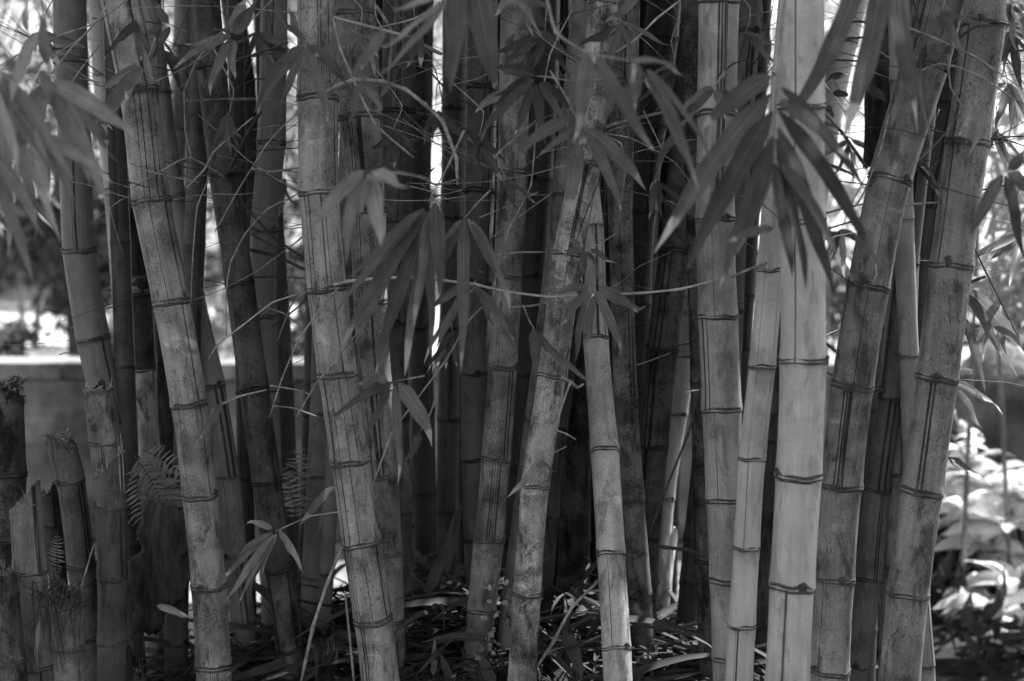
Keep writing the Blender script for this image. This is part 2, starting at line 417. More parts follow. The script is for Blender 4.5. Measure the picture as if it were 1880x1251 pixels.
# ------------------------------------------------------------------ leaf masses of trees and shrubs
def leaf_cloud(name, mat, clumps, n, size, parent=None, spread=1.0, droop=.5, aspect=.3, seed=0, kind=None):
    r = np.random.default_rng(seed)
    C = np.array([c[:3] for c in clumps]); S = np.array([c[3] for c in clumps])
    idx = r.choice(len(C), n, p=S ** 2 / (S ** 2).sum())
    d = r.normal(size=(n, 3)); d /= np.linalg.norm(d, axis=1)[:, None]
    pos = C[idx] + d * (S[idx] * r.uniform(.25, 1, n) ** .6 * spread)[:, None] * np.array([1, 1, .8])
    ax = r.normal(size=(n, 3)); ax[:, 2] -= droop; ax /= np.linalg.norm(ax, axis=1)[:, None]
    sd = np.cross(ax, r.normal(size=(n, 3))); sd /= np.linalg.norm(sd, axis=1)[:, None]
    nm = np.cross(ax, sd)
    L = size * r.uniform(.6, 1.35, n)[:, None]; W = L * aspect * .5
    v = np.stack([pos, pos + ax * L * .45 + sd * W + nm * W * .4, pos + ax * L * .5, pos + ax * L * .45 - sd * W + nm * W * .4, pos + ax * L], 1).reshape(-1, 3)
    me = bpy.data.meshes.new(name); me.vertices.add(n * 5); me.vertices.foreach_set('co', v.ravel())
    base = np.arange(n)[:, None] * 5
    tri = np.concatenate([base + [0, 1, 2], base + [1, 4, 2], base + [0, 2, 3], base + [2, 4, 3]], 1).reshape(-1)
    me.loops.add(len(tri)); me.loops.foreach_set('vertex_index', tri.astype(np.int32))
    me.polygons.add(n * 4); me.polygons.foreach_set('loop_start', np.arange(0, n * 12, 3, dtype=np.int32)); me.polygons.foreach_set('loop_total', np.full(n * 4, 3, dtype=np.int32))
    uv = me.uv_layers.new(name='UVMap'); uu = np.tile(np.array([[.5, 0], [0, .45], [.5, .5], [1, .45], [.5, 1]]), (n, 1))[tri]; uv.data.foreach_set('uv', uu.astype(np.float32).ravel())
    me.materials.append(mat); me.update(calc_edges=True)
    o = bpy.data.objects.new(name, me); COL.objects.link(o)
    if parent: o.parent = parent; o.location = -parent.location
    if kind: o['kind'] = kind
    return o
def tree(name, label, cat, base, h, trunk_r, clumps, n, size, mat, seed, aspect=.35, droop=.4, group=None):
    t = thing(name, base, label, cat, group); r = random.Random(seed)
    B = Vector(base)
    pts = [B + Vector((0, 0, -.05)), B + Vector((r.uniform(-.05, .05) * h, 0, h * .35)), B + Vector((r.uniform(-.08, .08) * h, 0, h * .7)), B + Vector((0, 0, h))]
    v, f = tube(pts, [trunk_r * 1.25, trunk_r, trunk_r * .7, trunk_r * .25], 10); mesh_obj('trunk', v, f, M['bark'], t)
    for c in clumps[:10]:
        q = pts[1].lerp(pts[2], r.random()); e = Vector(c[:3])
        v, f = tube([q, q.lerp(e, .5) + Vector((0, 0, .05 * h)), e], [trunk_r * .45, trunk_r * .3, trunk_r * .1], 6); mesh_obj('limb', v, f, M['bark'], t)
    leaf_cloud('crown', mat, clumps, n, size, t, 1, droop, aspect, seed)
    return t
def ell(c, s, n, cr, seed):
    r = np.random.default_rng(seed); out = []
    for _ in range(n):
        d = r.normal(size=3); d /= np.linalg.norm(d); d *= r.uniform(.2, 1) ** .5
        out.append((c[0] + d[0] * s[0], c[1] + d[1] * s[1], c[2] + d[2] * s[2], cr * r.uniform(.6, 1.3)))
    return out
# left: dark evergreen shrub over the wall, sky showing through
tree('dark_shrub', 'dark blurred evergreen shrub above the wall at the far left', 'shrub', (-2.45, 8.0, .5), .9, .04, ell((-2.5, 7.9, 1.24), (.95, .45, .42), 44, .18, 1), 5200, .10, M['leaf_far_dark'], 1)
tree('dark_shrub', 'dark blurred shrub behind the wall, seen between the left culms', 'shrub', (-1.0, 8.6, .5), .8, .04, ell((-1.1, 8.6, 1.3), (.7, .45, .36), 22, .18, 2), 1900, .10, M['leaf_far_dark'], 2)
tree('terrace_shrub', 'low grey shrub on the terrace, in the gap right of the thick pale leaning culm', 'shrub', (-1.55, 6.7, .5), .45, .02, ell((-1.5, 6.7, .82), (.42, .3, .2), 14, .13, 5), 900, .09, M['leaf_far'], 5)
tree('terrace_shrub', 'low dark shrub on the terrace, in the gap left of the bright speckled culm', 'shrub', (-1.05, 7.0, .5), .4, .02, ell((-1.05, 7.0, .8), (.3, .3, .2), 10, .13, 6), 600, .09, M['leaf_far_dark'], 6)
tree('terrace_shrub', 'dark shrub on the terrace behind the thickest pale culm', 'shrub', (1.45, 6.9, .5), .6, .02, ell((1.5, 6.9, .95), (.3, .3, .28), 12, .14, 7), 700, .09, M['leaf_far_dark'], 7)
tree('terrace_shrub', 'dark shrub on the terrace at the right edge above the boulders', 'shrub', (2.55, 7.0, .5), .6, .02, ell((2.5, 7.0, .85), (.3, .3, .25), 12, .14, 8), 700, .09, M['leaf_far_dark'], 8)
gc = [(rng.uniform(1.0, 2.6), rng.uniform(3.9, 5.3), rng.uniform(-.02, .07), .12) for _ in range(110)]
tag(leaf_cloud('ground_cover', M['leaf_far_dark'], gc, 3400, .12, None, 1, -.3, .34, 9), 'low ground cover at the lower right, shade put into its dark leaf tone', 'ground cover', None, 'stuff')  # near-black leaves stand in for shade on this ground
# hanging trees beyond the wall
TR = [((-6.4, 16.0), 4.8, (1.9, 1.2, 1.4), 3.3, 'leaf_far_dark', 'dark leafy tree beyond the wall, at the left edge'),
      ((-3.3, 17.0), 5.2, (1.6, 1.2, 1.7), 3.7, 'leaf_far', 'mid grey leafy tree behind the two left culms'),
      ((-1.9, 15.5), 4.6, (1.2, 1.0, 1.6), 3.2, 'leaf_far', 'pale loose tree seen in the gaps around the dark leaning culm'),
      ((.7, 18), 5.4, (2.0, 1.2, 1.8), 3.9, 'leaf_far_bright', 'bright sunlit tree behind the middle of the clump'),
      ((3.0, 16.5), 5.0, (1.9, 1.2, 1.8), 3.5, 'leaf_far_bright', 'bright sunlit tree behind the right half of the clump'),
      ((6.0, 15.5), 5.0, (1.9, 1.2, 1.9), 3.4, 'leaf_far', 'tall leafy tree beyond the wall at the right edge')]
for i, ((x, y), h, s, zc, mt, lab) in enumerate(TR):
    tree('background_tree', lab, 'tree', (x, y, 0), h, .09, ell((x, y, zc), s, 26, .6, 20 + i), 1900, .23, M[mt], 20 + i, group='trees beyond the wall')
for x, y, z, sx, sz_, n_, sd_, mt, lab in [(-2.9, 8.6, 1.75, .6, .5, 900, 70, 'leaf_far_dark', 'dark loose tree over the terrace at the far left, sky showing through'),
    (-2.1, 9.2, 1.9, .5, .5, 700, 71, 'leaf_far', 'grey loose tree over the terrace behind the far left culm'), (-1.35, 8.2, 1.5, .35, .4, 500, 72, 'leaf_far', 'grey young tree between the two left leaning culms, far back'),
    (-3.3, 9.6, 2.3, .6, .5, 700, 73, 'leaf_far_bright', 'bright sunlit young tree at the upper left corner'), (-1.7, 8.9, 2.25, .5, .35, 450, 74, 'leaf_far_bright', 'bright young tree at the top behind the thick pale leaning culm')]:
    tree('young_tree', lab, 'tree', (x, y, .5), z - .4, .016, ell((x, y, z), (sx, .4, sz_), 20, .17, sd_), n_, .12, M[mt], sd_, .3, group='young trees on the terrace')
tree('hedge', 'long dark blurred hedge far behind at the left, beyond the terrace', 'hedge', (-5.8, 13.6, .5), 1.4, .05, ell((-5.8, 13.6, 1.35), (2.9, .4, .55), 60, .32, 90), 5200, .16, M['leaf_far_dark'], 90)
tr = random.Random(3)
for i, (x, y) in enumerate([(-2.75, 6.6), (-2.5, 6.9), (-2.25, 6.5), (-2.05, 7.0), (-1.85, 6.6)]):
    tree('terrace_plant', ['bushy low plant on the terrace edge at the far left', 'low plant second from the left on the terrace edge', 'low plant on the terrace just left of the smooth far left culm', 'low plant on the terrace right behind the smooth far left culm', 'low plant on the terrace by the slim pale culm'][i], 'plant', (x, y, .5), .3, .01, ell((x, y, .68), (.07, .06, .13), 7, .05, 80 + i), 160, .07, M['leaf_far' if i % 2 else 'leaf_far_dark'], 80 + i, .4)
# right: thicket of sunlit bamboo leaves close behind the clump
def thicket(label, x, y, stems, clumps, n, size, mat, seed):
    t = thing('leafy_bamboo', (x, y, 0), label, 'bamboo', 'leafy bamboo behind the clump'); r = random.Random(seed)
    for k in range(stems):
        x0 = x + r.uniform(-.3, .3); y0 = y + r.uniform(-.2, .2)
        v, f = tube([Vector((x0, y0, -.05)), Vector((x0 + r.uniform(-.1, .1), y0, 1.2)), Vector((x0 + r.uniform(-.3, .3), y0, 2.4))], [.008, .007, .004], 8); mesh_obj('stem', v, f, M['twig'], t)
    leaf_cloud('foliage', M[mat], clumps, n, size, t, 1, .9, .16, seed)
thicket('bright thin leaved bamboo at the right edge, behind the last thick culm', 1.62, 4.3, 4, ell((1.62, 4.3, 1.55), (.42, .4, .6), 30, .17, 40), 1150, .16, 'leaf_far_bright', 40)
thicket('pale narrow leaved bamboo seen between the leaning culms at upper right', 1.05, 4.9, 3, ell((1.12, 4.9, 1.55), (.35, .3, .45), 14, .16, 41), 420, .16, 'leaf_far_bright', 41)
thicket('loose grey leaved bamboo behind the culms at upper left', -1.25, 4.7, 3, ell((-1.25, 4.7, 1.62), (.8, .35, .35), 18, .2, 42), 460, .16, 'leaf_far', 42)
# lower right: sunlit broad leaved shrub
def blade(base, tip, wd, bow, nrm, cols=6, prof=None, fold=.18, curl=0.0):
    """a leaf strip from base to tip; bow bends it towards nrm"""
    V, U, F = [], [], []; ax = tip - base; L = ax.length; sd = ax.cross(nrm).normalized()
    for i in range(cols + 1):
        t = i / cols; c = base + ax * t + nrm * (bow * 4 * t * (1 - t)) + nrm * (-curl * max(0, t - .7) ** 2 * 11)
        wv = wd * (prof(t) if prof else bprof(t)) / 2
        V += [c - sd * wv + nrm * (wv * fold), c, c + sd * wv + nrm * (wv * fold)]; U += [(0, t), (.5, t), (1, t)]
    for i in range(cols):
        a = i * 3; F += [(a, a + 1, a + 4, a + 3), (a + 1, a + 2, a + 5, a + 4)]
    return V, F, U
def bprof(t):                                # lanceolate bamboo blade
    if t < .03: return .12
    return max(.015, min(1, (t / .17) ** .7) * (1 - .12 * t) * (1 - max(0, (t - .40) / .60) ** 2.0))
def ovate(t): return max(.02, math.sin(math.pi * min(1, t ** .8)) ** .8)
M['leaf_broad'] = leaf_material('broad_leaf', .78, .6, .35, False)
def broad_shrub(label, x, y, spec, seed):
    t = thing('broad_leaved_shrub', (x, y, ground(x, y)), label, 'shrub'); r = random.Random(seed)
    for (px, py, D, nl, sz) in spec:
        top = at(px, py, D); b0 = Vector((x + r.uniform(-.12, .12), y + r.uniform(-.1, .1), -.03)); mid = b0.lerp(top, .55) + Vector((r.uniform(-.05, .05), 0, .05))
        v, f = tube([b0, mid, top], [.009, .007, .003], 6); mesh_obj('stem', v, f, M['twig'], t)
        for j in range(int(nl * 1.7)):
            q = mid.lerp(top, r.uniform(.3, 1)); a = r.uniform(0, 2 * math.pi)
            d = Vector((math.cos(a), math.sin(a) * .7, r.uniform(-.25, .45))).normalized() * sz * r.uniform(.7, 1.3)
            nrm = Vector((r.uniform(-.5, .6), r.uniform(-.6, .4), 1)).normalized()
            vv, ff, uu = blade(q, q + d, d.length * .52, .02, nrm, 6, ovate); lb = MB(); lb.add(vv, ff, uu); lb.build('leaf', M['leaf_broad'], t, tuple(q))
broad_shrub('sunlit broad leaved shrub at lower right beside the last culm', 1.72, 4.8,
    [(1770, 905, 4.75, 9, .15), (1840, 880, 4.75, 9, .16), (1870, 930, 4.75, 8, .16), (1745, 960, 4.75, 8, .12), (1800, 960, 4.75, 8, .13), (1830, 1010, 4.75, 6, .12), (1760, 1040, 4.75, 6, .10), (1725, 1000, 4.75, 6, .11), (1748, 800, 4.7, 5, .09), (1765, 850, 4.7, 6, .11), (1790, 840, 4.8, 6, .12), (1740, 740, 4.8, 4, .07), (1800, 880, 4.6, 9, .16), (1760, 930, 4.5, 9, .14), (1850, 960, 4.5, 9, .16), (1815, 920, 4.7, 9, .17), (1735, 905, 4.7, 7, .12), (1885, 890, 4.6, 8, .16), (1780, 1000, 4.5, 8, .13), (1875, 1050, 4.5, 6, .13), (1860, 1000, 4.75, 6, .13)], 3)
broad_shrub('small bright leaved plant at the lower right corner of the picture', 1.62, 4.2,
    [(1830, 1120, 4.0, 6, .15), (1875, 1160, 4.0, 5, .13), (1815, 1215, 4.0, 4, .10), (1760, 1090, 4.3, 5, .10), (1850, 1060, 4.3, 6, .13)], 4)
# unseen crowns of the clump overhead, plus leaf masses added front right to block light
cl = ell((0.05, 3.2, 3.0), (2.0, 1.15, .75), 46, .34, 60) + ell((1.7, 1.3, 2.9), (.9, .9, .6), 14, .34, 61) + ell((2.6, 1.0, 1.5), (.7, .9, 1.1), 20, .34, 62)
tag(leaf_cloud('canopy_and_light_blockers', M['leaf'], cl, 17000, .20, None, 1, .8, .17, 60), 'unseen bamboo leaves over the culms, with masses added front right to block light', 'bamboo leaves', None, 'stuff')

# ------------------------------------------------------------------ the culms, left to right (pixel, width) at each node
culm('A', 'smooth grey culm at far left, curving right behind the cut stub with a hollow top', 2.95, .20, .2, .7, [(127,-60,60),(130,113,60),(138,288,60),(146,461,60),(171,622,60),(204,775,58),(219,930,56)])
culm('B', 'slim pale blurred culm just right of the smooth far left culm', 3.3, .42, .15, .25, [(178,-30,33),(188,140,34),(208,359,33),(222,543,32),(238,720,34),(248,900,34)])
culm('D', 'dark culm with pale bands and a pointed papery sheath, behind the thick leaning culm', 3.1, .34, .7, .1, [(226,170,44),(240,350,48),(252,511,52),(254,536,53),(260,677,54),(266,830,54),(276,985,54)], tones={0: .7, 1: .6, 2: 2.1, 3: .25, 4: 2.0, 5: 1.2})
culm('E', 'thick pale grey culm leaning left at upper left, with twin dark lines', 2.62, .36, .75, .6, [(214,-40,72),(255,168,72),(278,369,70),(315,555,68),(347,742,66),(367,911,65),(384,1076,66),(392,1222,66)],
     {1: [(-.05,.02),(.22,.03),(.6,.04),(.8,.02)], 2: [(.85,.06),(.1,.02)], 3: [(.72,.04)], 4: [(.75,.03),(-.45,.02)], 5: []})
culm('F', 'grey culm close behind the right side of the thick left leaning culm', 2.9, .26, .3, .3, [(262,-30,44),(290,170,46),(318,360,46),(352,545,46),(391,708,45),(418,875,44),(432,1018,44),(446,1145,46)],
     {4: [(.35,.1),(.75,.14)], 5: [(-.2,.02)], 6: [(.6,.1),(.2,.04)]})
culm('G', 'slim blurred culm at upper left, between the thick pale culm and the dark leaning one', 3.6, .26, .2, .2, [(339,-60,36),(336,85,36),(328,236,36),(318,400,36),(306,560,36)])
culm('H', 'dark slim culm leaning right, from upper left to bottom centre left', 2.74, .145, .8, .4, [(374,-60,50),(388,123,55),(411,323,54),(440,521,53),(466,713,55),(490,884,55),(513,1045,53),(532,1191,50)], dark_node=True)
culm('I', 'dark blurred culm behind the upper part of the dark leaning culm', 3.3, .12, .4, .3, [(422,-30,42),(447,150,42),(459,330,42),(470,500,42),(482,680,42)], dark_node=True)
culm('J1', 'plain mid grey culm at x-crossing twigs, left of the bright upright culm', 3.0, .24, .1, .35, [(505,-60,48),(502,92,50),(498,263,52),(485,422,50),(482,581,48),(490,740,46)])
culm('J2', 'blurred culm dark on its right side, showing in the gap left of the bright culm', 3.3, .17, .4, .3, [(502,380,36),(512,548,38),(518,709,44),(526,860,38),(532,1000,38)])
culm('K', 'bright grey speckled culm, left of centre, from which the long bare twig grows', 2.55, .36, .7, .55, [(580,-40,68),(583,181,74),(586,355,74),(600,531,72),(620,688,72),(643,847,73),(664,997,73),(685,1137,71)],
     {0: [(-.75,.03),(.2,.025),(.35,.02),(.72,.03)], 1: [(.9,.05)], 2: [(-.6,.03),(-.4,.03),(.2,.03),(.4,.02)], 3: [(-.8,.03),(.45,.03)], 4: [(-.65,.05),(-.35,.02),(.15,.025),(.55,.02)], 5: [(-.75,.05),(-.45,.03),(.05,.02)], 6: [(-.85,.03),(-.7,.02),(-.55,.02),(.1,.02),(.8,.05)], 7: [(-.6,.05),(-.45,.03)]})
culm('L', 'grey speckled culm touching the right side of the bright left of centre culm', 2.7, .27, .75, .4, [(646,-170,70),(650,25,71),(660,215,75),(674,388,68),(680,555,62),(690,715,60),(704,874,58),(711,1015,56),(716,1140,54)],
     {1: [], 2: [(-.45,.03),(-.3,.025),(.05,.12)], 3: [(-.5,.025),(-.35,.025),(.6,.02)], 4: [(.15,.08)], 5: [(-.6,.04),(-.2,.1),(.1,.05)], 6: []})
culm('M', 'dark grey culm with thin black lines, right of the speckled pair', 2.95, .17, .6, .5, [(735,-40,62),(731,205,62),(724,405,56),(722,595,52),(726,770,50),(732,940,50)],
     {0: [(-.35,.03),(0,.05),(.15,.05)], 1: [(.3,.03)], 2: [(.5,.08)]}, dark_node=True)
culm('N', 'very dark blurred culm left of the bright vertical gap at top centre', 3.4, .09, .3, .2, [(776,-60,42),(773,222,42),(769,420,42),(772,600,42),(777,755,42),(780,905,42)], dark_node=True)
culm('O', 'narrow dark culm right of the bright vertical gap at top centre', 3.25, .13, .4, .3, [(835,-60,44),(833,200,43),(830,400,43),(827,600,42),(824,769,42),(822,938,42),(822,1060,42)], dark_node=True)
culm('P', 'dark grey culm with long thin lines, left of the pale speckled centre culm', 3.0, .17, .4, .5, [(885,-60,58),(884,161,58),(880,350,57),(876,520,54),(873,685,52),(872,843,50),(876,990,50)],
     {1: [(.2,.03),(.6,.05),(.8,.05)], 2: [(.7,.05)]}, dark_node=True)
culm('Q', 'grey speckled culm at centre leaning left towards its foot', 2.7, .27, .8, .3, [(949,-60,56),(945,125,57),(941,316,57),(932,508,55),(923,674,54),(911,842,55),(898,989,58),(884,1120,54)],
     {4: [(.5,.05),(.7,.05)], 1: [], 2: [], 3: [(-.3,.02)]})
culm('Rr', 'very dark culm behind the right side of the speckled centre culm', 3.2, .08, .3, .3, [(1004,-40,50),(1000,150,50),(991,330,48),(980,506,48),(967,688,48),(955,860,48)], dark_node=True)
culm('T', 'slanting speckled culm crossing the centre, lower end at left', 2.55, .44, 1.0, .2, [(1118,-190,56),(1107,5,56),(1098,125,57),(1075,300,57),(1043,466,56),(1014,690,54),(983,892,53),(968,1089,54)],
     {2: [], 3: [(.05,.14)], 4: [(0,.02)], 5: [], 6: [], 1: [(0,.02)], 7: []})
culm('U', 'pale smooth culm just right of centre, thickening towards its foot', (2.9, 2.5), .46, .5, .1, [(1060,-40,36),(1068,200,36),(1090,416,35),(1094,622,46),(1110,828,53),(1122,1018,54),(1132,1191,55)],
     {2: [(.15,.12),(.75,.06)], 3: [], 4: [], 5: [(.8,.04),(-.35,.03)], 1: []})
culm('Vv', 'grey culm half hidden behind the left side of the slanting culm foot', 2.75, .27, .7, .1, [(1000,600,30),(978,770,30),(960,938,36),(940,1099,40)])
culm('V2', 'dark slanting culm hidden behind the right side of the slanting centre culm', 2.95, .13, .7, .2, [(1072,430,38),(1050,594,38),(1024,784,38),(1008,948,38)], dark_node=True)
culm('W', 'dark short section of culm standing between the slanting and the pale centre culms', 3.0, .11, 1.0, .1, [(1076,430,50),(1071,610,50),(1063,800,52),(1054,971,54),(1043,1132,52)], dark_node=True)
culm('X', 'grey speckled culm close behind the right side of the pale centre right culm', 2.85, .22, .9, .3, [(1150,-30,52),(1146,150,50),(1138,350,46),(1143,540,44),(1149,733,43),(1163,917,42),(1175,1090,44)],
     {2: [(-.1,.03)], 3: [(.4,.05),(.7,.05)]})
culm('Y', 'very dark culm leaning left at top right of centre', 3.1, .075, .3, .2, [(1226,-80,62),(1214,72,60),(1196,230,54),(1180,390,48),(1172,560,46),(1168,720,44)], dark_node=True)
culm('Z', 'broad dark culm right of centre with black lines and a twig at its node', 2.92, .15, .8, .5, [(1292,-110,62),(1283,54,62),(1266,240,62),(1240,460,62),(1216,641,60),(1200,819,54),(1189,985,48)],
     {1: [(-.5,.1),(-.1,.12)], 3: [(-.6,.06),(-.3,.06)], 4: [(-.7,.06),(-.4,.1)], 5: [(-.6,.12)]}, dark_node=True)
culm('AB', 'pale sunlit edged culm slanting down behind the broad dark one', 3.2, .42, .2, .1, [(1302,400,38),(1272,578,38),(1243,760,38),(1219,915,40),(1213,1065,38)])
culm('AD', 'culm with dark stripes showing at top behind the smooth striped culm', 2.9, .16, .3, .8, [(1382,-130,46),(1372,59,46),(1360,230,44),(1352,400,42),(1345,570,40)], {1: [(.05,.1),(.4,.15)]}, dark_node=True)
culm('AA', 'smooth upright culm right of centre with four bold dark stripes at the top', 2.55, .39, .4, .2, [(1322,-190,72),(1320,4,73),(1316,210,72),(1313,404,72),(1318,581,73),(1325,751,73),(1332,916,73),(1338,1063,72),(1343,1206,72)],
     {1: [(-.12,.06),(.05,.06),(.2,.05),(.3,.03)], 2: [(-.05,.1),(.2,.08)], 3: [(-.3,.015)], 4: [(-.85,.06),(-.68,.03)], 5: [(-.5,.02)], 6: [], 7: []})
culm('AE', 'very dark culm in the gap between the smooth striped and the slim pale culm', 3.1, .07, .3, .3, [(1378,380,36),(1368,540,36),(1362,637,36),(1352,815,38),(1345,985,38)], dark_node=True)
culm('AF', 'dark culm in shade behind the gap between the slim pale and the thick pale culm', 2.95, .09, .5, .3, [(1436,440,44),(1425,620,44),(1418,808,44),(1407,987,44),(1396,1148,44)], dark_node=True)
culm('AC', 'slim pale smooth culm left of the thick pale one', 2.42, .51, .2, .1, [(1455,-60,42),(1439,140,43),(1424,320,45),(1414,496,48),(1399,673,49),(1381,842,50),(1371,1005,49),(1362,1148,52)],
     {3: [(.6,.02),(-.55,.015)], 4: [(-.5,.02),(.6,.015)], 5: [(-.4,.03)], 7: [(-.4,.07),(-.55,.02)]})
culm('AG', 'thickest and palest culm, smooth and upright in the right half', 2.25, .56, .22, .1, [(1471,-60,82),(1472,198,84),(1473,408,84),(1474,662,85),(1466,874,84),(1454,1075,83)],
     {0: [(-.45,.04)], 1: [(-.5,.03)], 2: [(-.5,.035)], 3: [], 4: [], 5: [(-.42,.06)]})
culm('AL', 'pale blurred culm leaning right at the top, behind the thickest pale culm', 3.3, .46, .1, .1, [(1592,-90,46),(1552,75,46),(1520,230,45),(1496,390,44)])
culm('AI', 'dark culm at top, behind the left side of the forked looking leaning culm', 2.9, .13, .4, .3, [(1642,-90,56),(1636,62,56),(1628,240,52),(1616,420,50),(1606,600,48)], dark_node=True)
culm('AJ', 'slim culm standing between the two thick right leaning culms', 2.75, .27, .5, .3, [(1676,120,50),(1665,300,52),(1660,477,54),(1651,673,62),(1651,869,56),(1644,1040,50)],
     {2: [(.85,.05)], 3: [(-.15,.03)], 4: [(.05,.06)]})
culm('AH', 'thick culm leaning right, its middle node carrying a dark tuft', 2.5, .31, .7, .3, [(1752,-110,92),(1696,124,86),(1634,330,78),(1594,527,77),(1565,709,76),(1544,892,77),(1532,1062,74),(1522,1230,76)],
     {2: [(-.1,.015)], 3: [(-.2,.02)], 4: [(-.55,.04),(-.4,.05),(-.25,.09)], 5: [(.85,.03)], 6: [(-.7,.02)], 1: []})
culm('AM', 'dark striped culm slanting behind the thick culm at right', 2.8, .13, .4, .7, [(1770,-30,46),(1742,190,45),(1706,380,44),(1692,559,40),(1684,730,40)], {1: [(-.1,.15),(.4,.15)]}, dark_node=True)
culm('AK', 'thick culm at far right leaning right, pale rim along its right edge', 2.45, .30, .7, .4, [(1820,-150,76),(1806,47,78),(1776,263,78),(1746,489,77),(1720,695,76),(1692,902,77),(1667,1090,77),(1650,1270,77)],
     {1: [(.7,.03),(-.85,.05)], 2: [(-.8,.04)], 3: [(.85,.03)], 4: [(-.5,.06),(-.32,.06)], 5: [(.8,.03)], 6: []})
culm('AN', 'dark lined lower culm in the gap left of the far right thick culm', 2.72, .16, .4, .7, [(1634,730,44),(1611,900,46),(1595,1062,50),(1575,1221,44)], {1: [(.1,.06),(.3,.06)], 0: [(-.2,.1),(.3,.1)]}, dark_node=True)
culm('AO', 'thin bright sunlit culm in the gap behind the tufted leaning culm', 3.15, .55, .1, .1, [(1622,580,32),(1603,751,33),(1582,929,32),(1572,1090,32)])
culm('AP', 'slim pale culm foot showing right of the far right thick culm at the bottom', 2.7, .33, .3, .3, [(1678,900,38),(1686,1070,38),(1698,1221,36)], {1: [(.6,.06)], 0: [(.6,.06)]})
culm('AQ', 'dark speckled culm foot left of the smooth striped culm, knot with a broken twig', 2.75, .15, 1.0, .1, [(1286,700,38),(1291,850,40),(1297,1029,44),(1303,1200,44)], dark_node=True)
culm('AR', 'very dark culm foot slanting left, in the gap left of the smooth striped culm', 3.0, .09, .3, .2, [(1294,790,36),(1274,988,38),(1266,1070,38)], dark_node=True)
culm('U1', 'grey blurred culm foot between the dark leaning and the bright speckled culm', 3.0, .24, .3, .2, [(594,560,40),(588,759,38),(582,874,38),(574,1060,42)])
culm('U2', 'thin grey culm foot just left of the bright speckled culm', 2.9, .22, .3, .2, [(612,820,26),(600,1052,27),(592,1190,28)])
culm('U3', 'faint grey thick culm foot behind the low leaf spray', 3.15, .15, .6, .2, [(578,760,46),(574,910,46),(569,1076,46)])
culm('U4', 'very dark culm in the gap left of the thick pale leaning culm', 3.2, .06, .3, .2, [(296,560,40),(301,700,40),(308,880,42),(312,1030,42)], dark_node=True)
culm('U5', 'thin bright sunlit culm sliver right of the lower speckled culm pair', 3.55, .62, .05, .0, [(752,460,24),(748,620,25),(744,800,25),(741,980,25)])
culm('U6', 'thin dark culm between the leaning grey and dark culms, lower left', 3.1, .10, .4, .2, [(444,560,30),(448,720,30),(451,880,30),(455,1040,30)], dark_node=True)
culm('U7', 'short dark culm foot low at left, beside the broad dry sheath', 2.85, .13, .6, .1, [(334,920,42),(327,1040,44),(324,1180,44)], dark_node=True)
culm('U8', 'slim dark culm behind the cut stubs at the lower left', 2.95, .11, .4, .1, [(238,900,38),(242,1000,40),(243,1122,40)], dark_node=True)
# filler culms added to darken the clump's interior, shade put into their tone
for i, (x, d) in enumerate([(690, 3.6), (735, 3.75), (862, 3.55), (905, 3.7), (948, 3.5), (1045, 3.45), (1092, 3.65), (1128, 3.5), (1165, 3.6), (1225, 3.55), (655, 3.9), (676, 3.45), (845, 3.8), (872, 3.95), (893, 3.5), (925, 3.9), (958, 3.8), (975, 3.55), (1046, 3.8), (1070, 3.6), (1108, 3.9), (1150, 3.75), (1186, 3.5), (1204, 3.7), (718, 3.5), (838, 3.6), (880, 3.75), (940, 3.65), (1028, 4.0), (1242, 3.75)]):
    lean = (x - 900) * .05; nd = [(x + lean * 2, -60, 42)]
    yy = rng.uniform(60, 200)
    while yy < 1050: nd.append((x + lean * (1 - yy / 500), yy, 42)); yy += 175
    culm('fill%d' % i, 'added filler culm at the back of the clump, deep shade put into its dark tone', d, .05, .3, .3, nd, dark_node=True, group='added dark filler culms at the back')

# ------------------------------------------------------------------ cut stubs at the lower left
ST = dict(cat='bamboo stub', top=False, name='bamboo_stub')
culm('S1', 'tallest cut stub at the left edge, dark mossy broken top', 2.62, .15, 1.0, .1, [(12,735,62),(14,870,68),(11,992,70),(14,1110,70)], stub=(.0, .012, (-.2, .5, .035), (1.2, .4, .012)), **ST)
culm('S2', 'cut stub near the left edge with a slanting split top, in front', 2.45, .24, .6, .5, [(46,915,58),(56,1049,62),(72,1224,58)], stub=(.026, .006, (.9, .25, .010)), **ST)
culm('S3', 'short cut stub in the bottom left corner, torn top', 2.38, .19, .9, .2, [(-2,1052,56),(6,1096,58),(18,1214,58)], stub=(-.006, .010, (-.3, .4, .012)), **ST)
culm('S4', 'blurred cut stub with a frayed pale top, between the split stub and the hollow one', 2.75, .20, .7, .2, [(114,822,52),(130,884,52),(150,1038,52),(163,1170,54)], stub=(-.004, .012, (-.5, .45, .035), (1.1, .3, .022)), **ST)
culm('S5', 'tall hollow topped stub standing in front of the smooth far left culm', 2.72, .31, .7, .5, [(181,718,56),(192,813,57),(202,930,55),(206,1060,54)], stub=(.004, .004, (3.14, .55, .022), (-3.14, .55, .022)), **ST)
culm('S6', 'slant cut stub with a raised right tip, below the hollow topped stub', 2.6, .19, .5, .3, [(201,856,52),(203,931,55),(206,1060,54),(206,1178,54)], stub=(.026, .005), **ST)
culm('S7', 'low stub at bottom left with dark fibres hanging from its top', 2.38, .25, .7, .2, [(121,1105,56),(126,1188,60),(131,1290,60)], stub=(.018, .008), **ST)
culm('S8', 'narrow dark stub behind the slanting split stub', 2.9, .12, .6, .2, [(93,900,36),(98,964,36),(110,1100,36)], stub=(.01, .012), **ST)
culm('S9', 'splintered brown stump at the bottom, below the broad dry sheath', 2.62, .16, .9, .1, [(226,1212,34),(228,1290,40)], stub=(.012, .02), **ST)
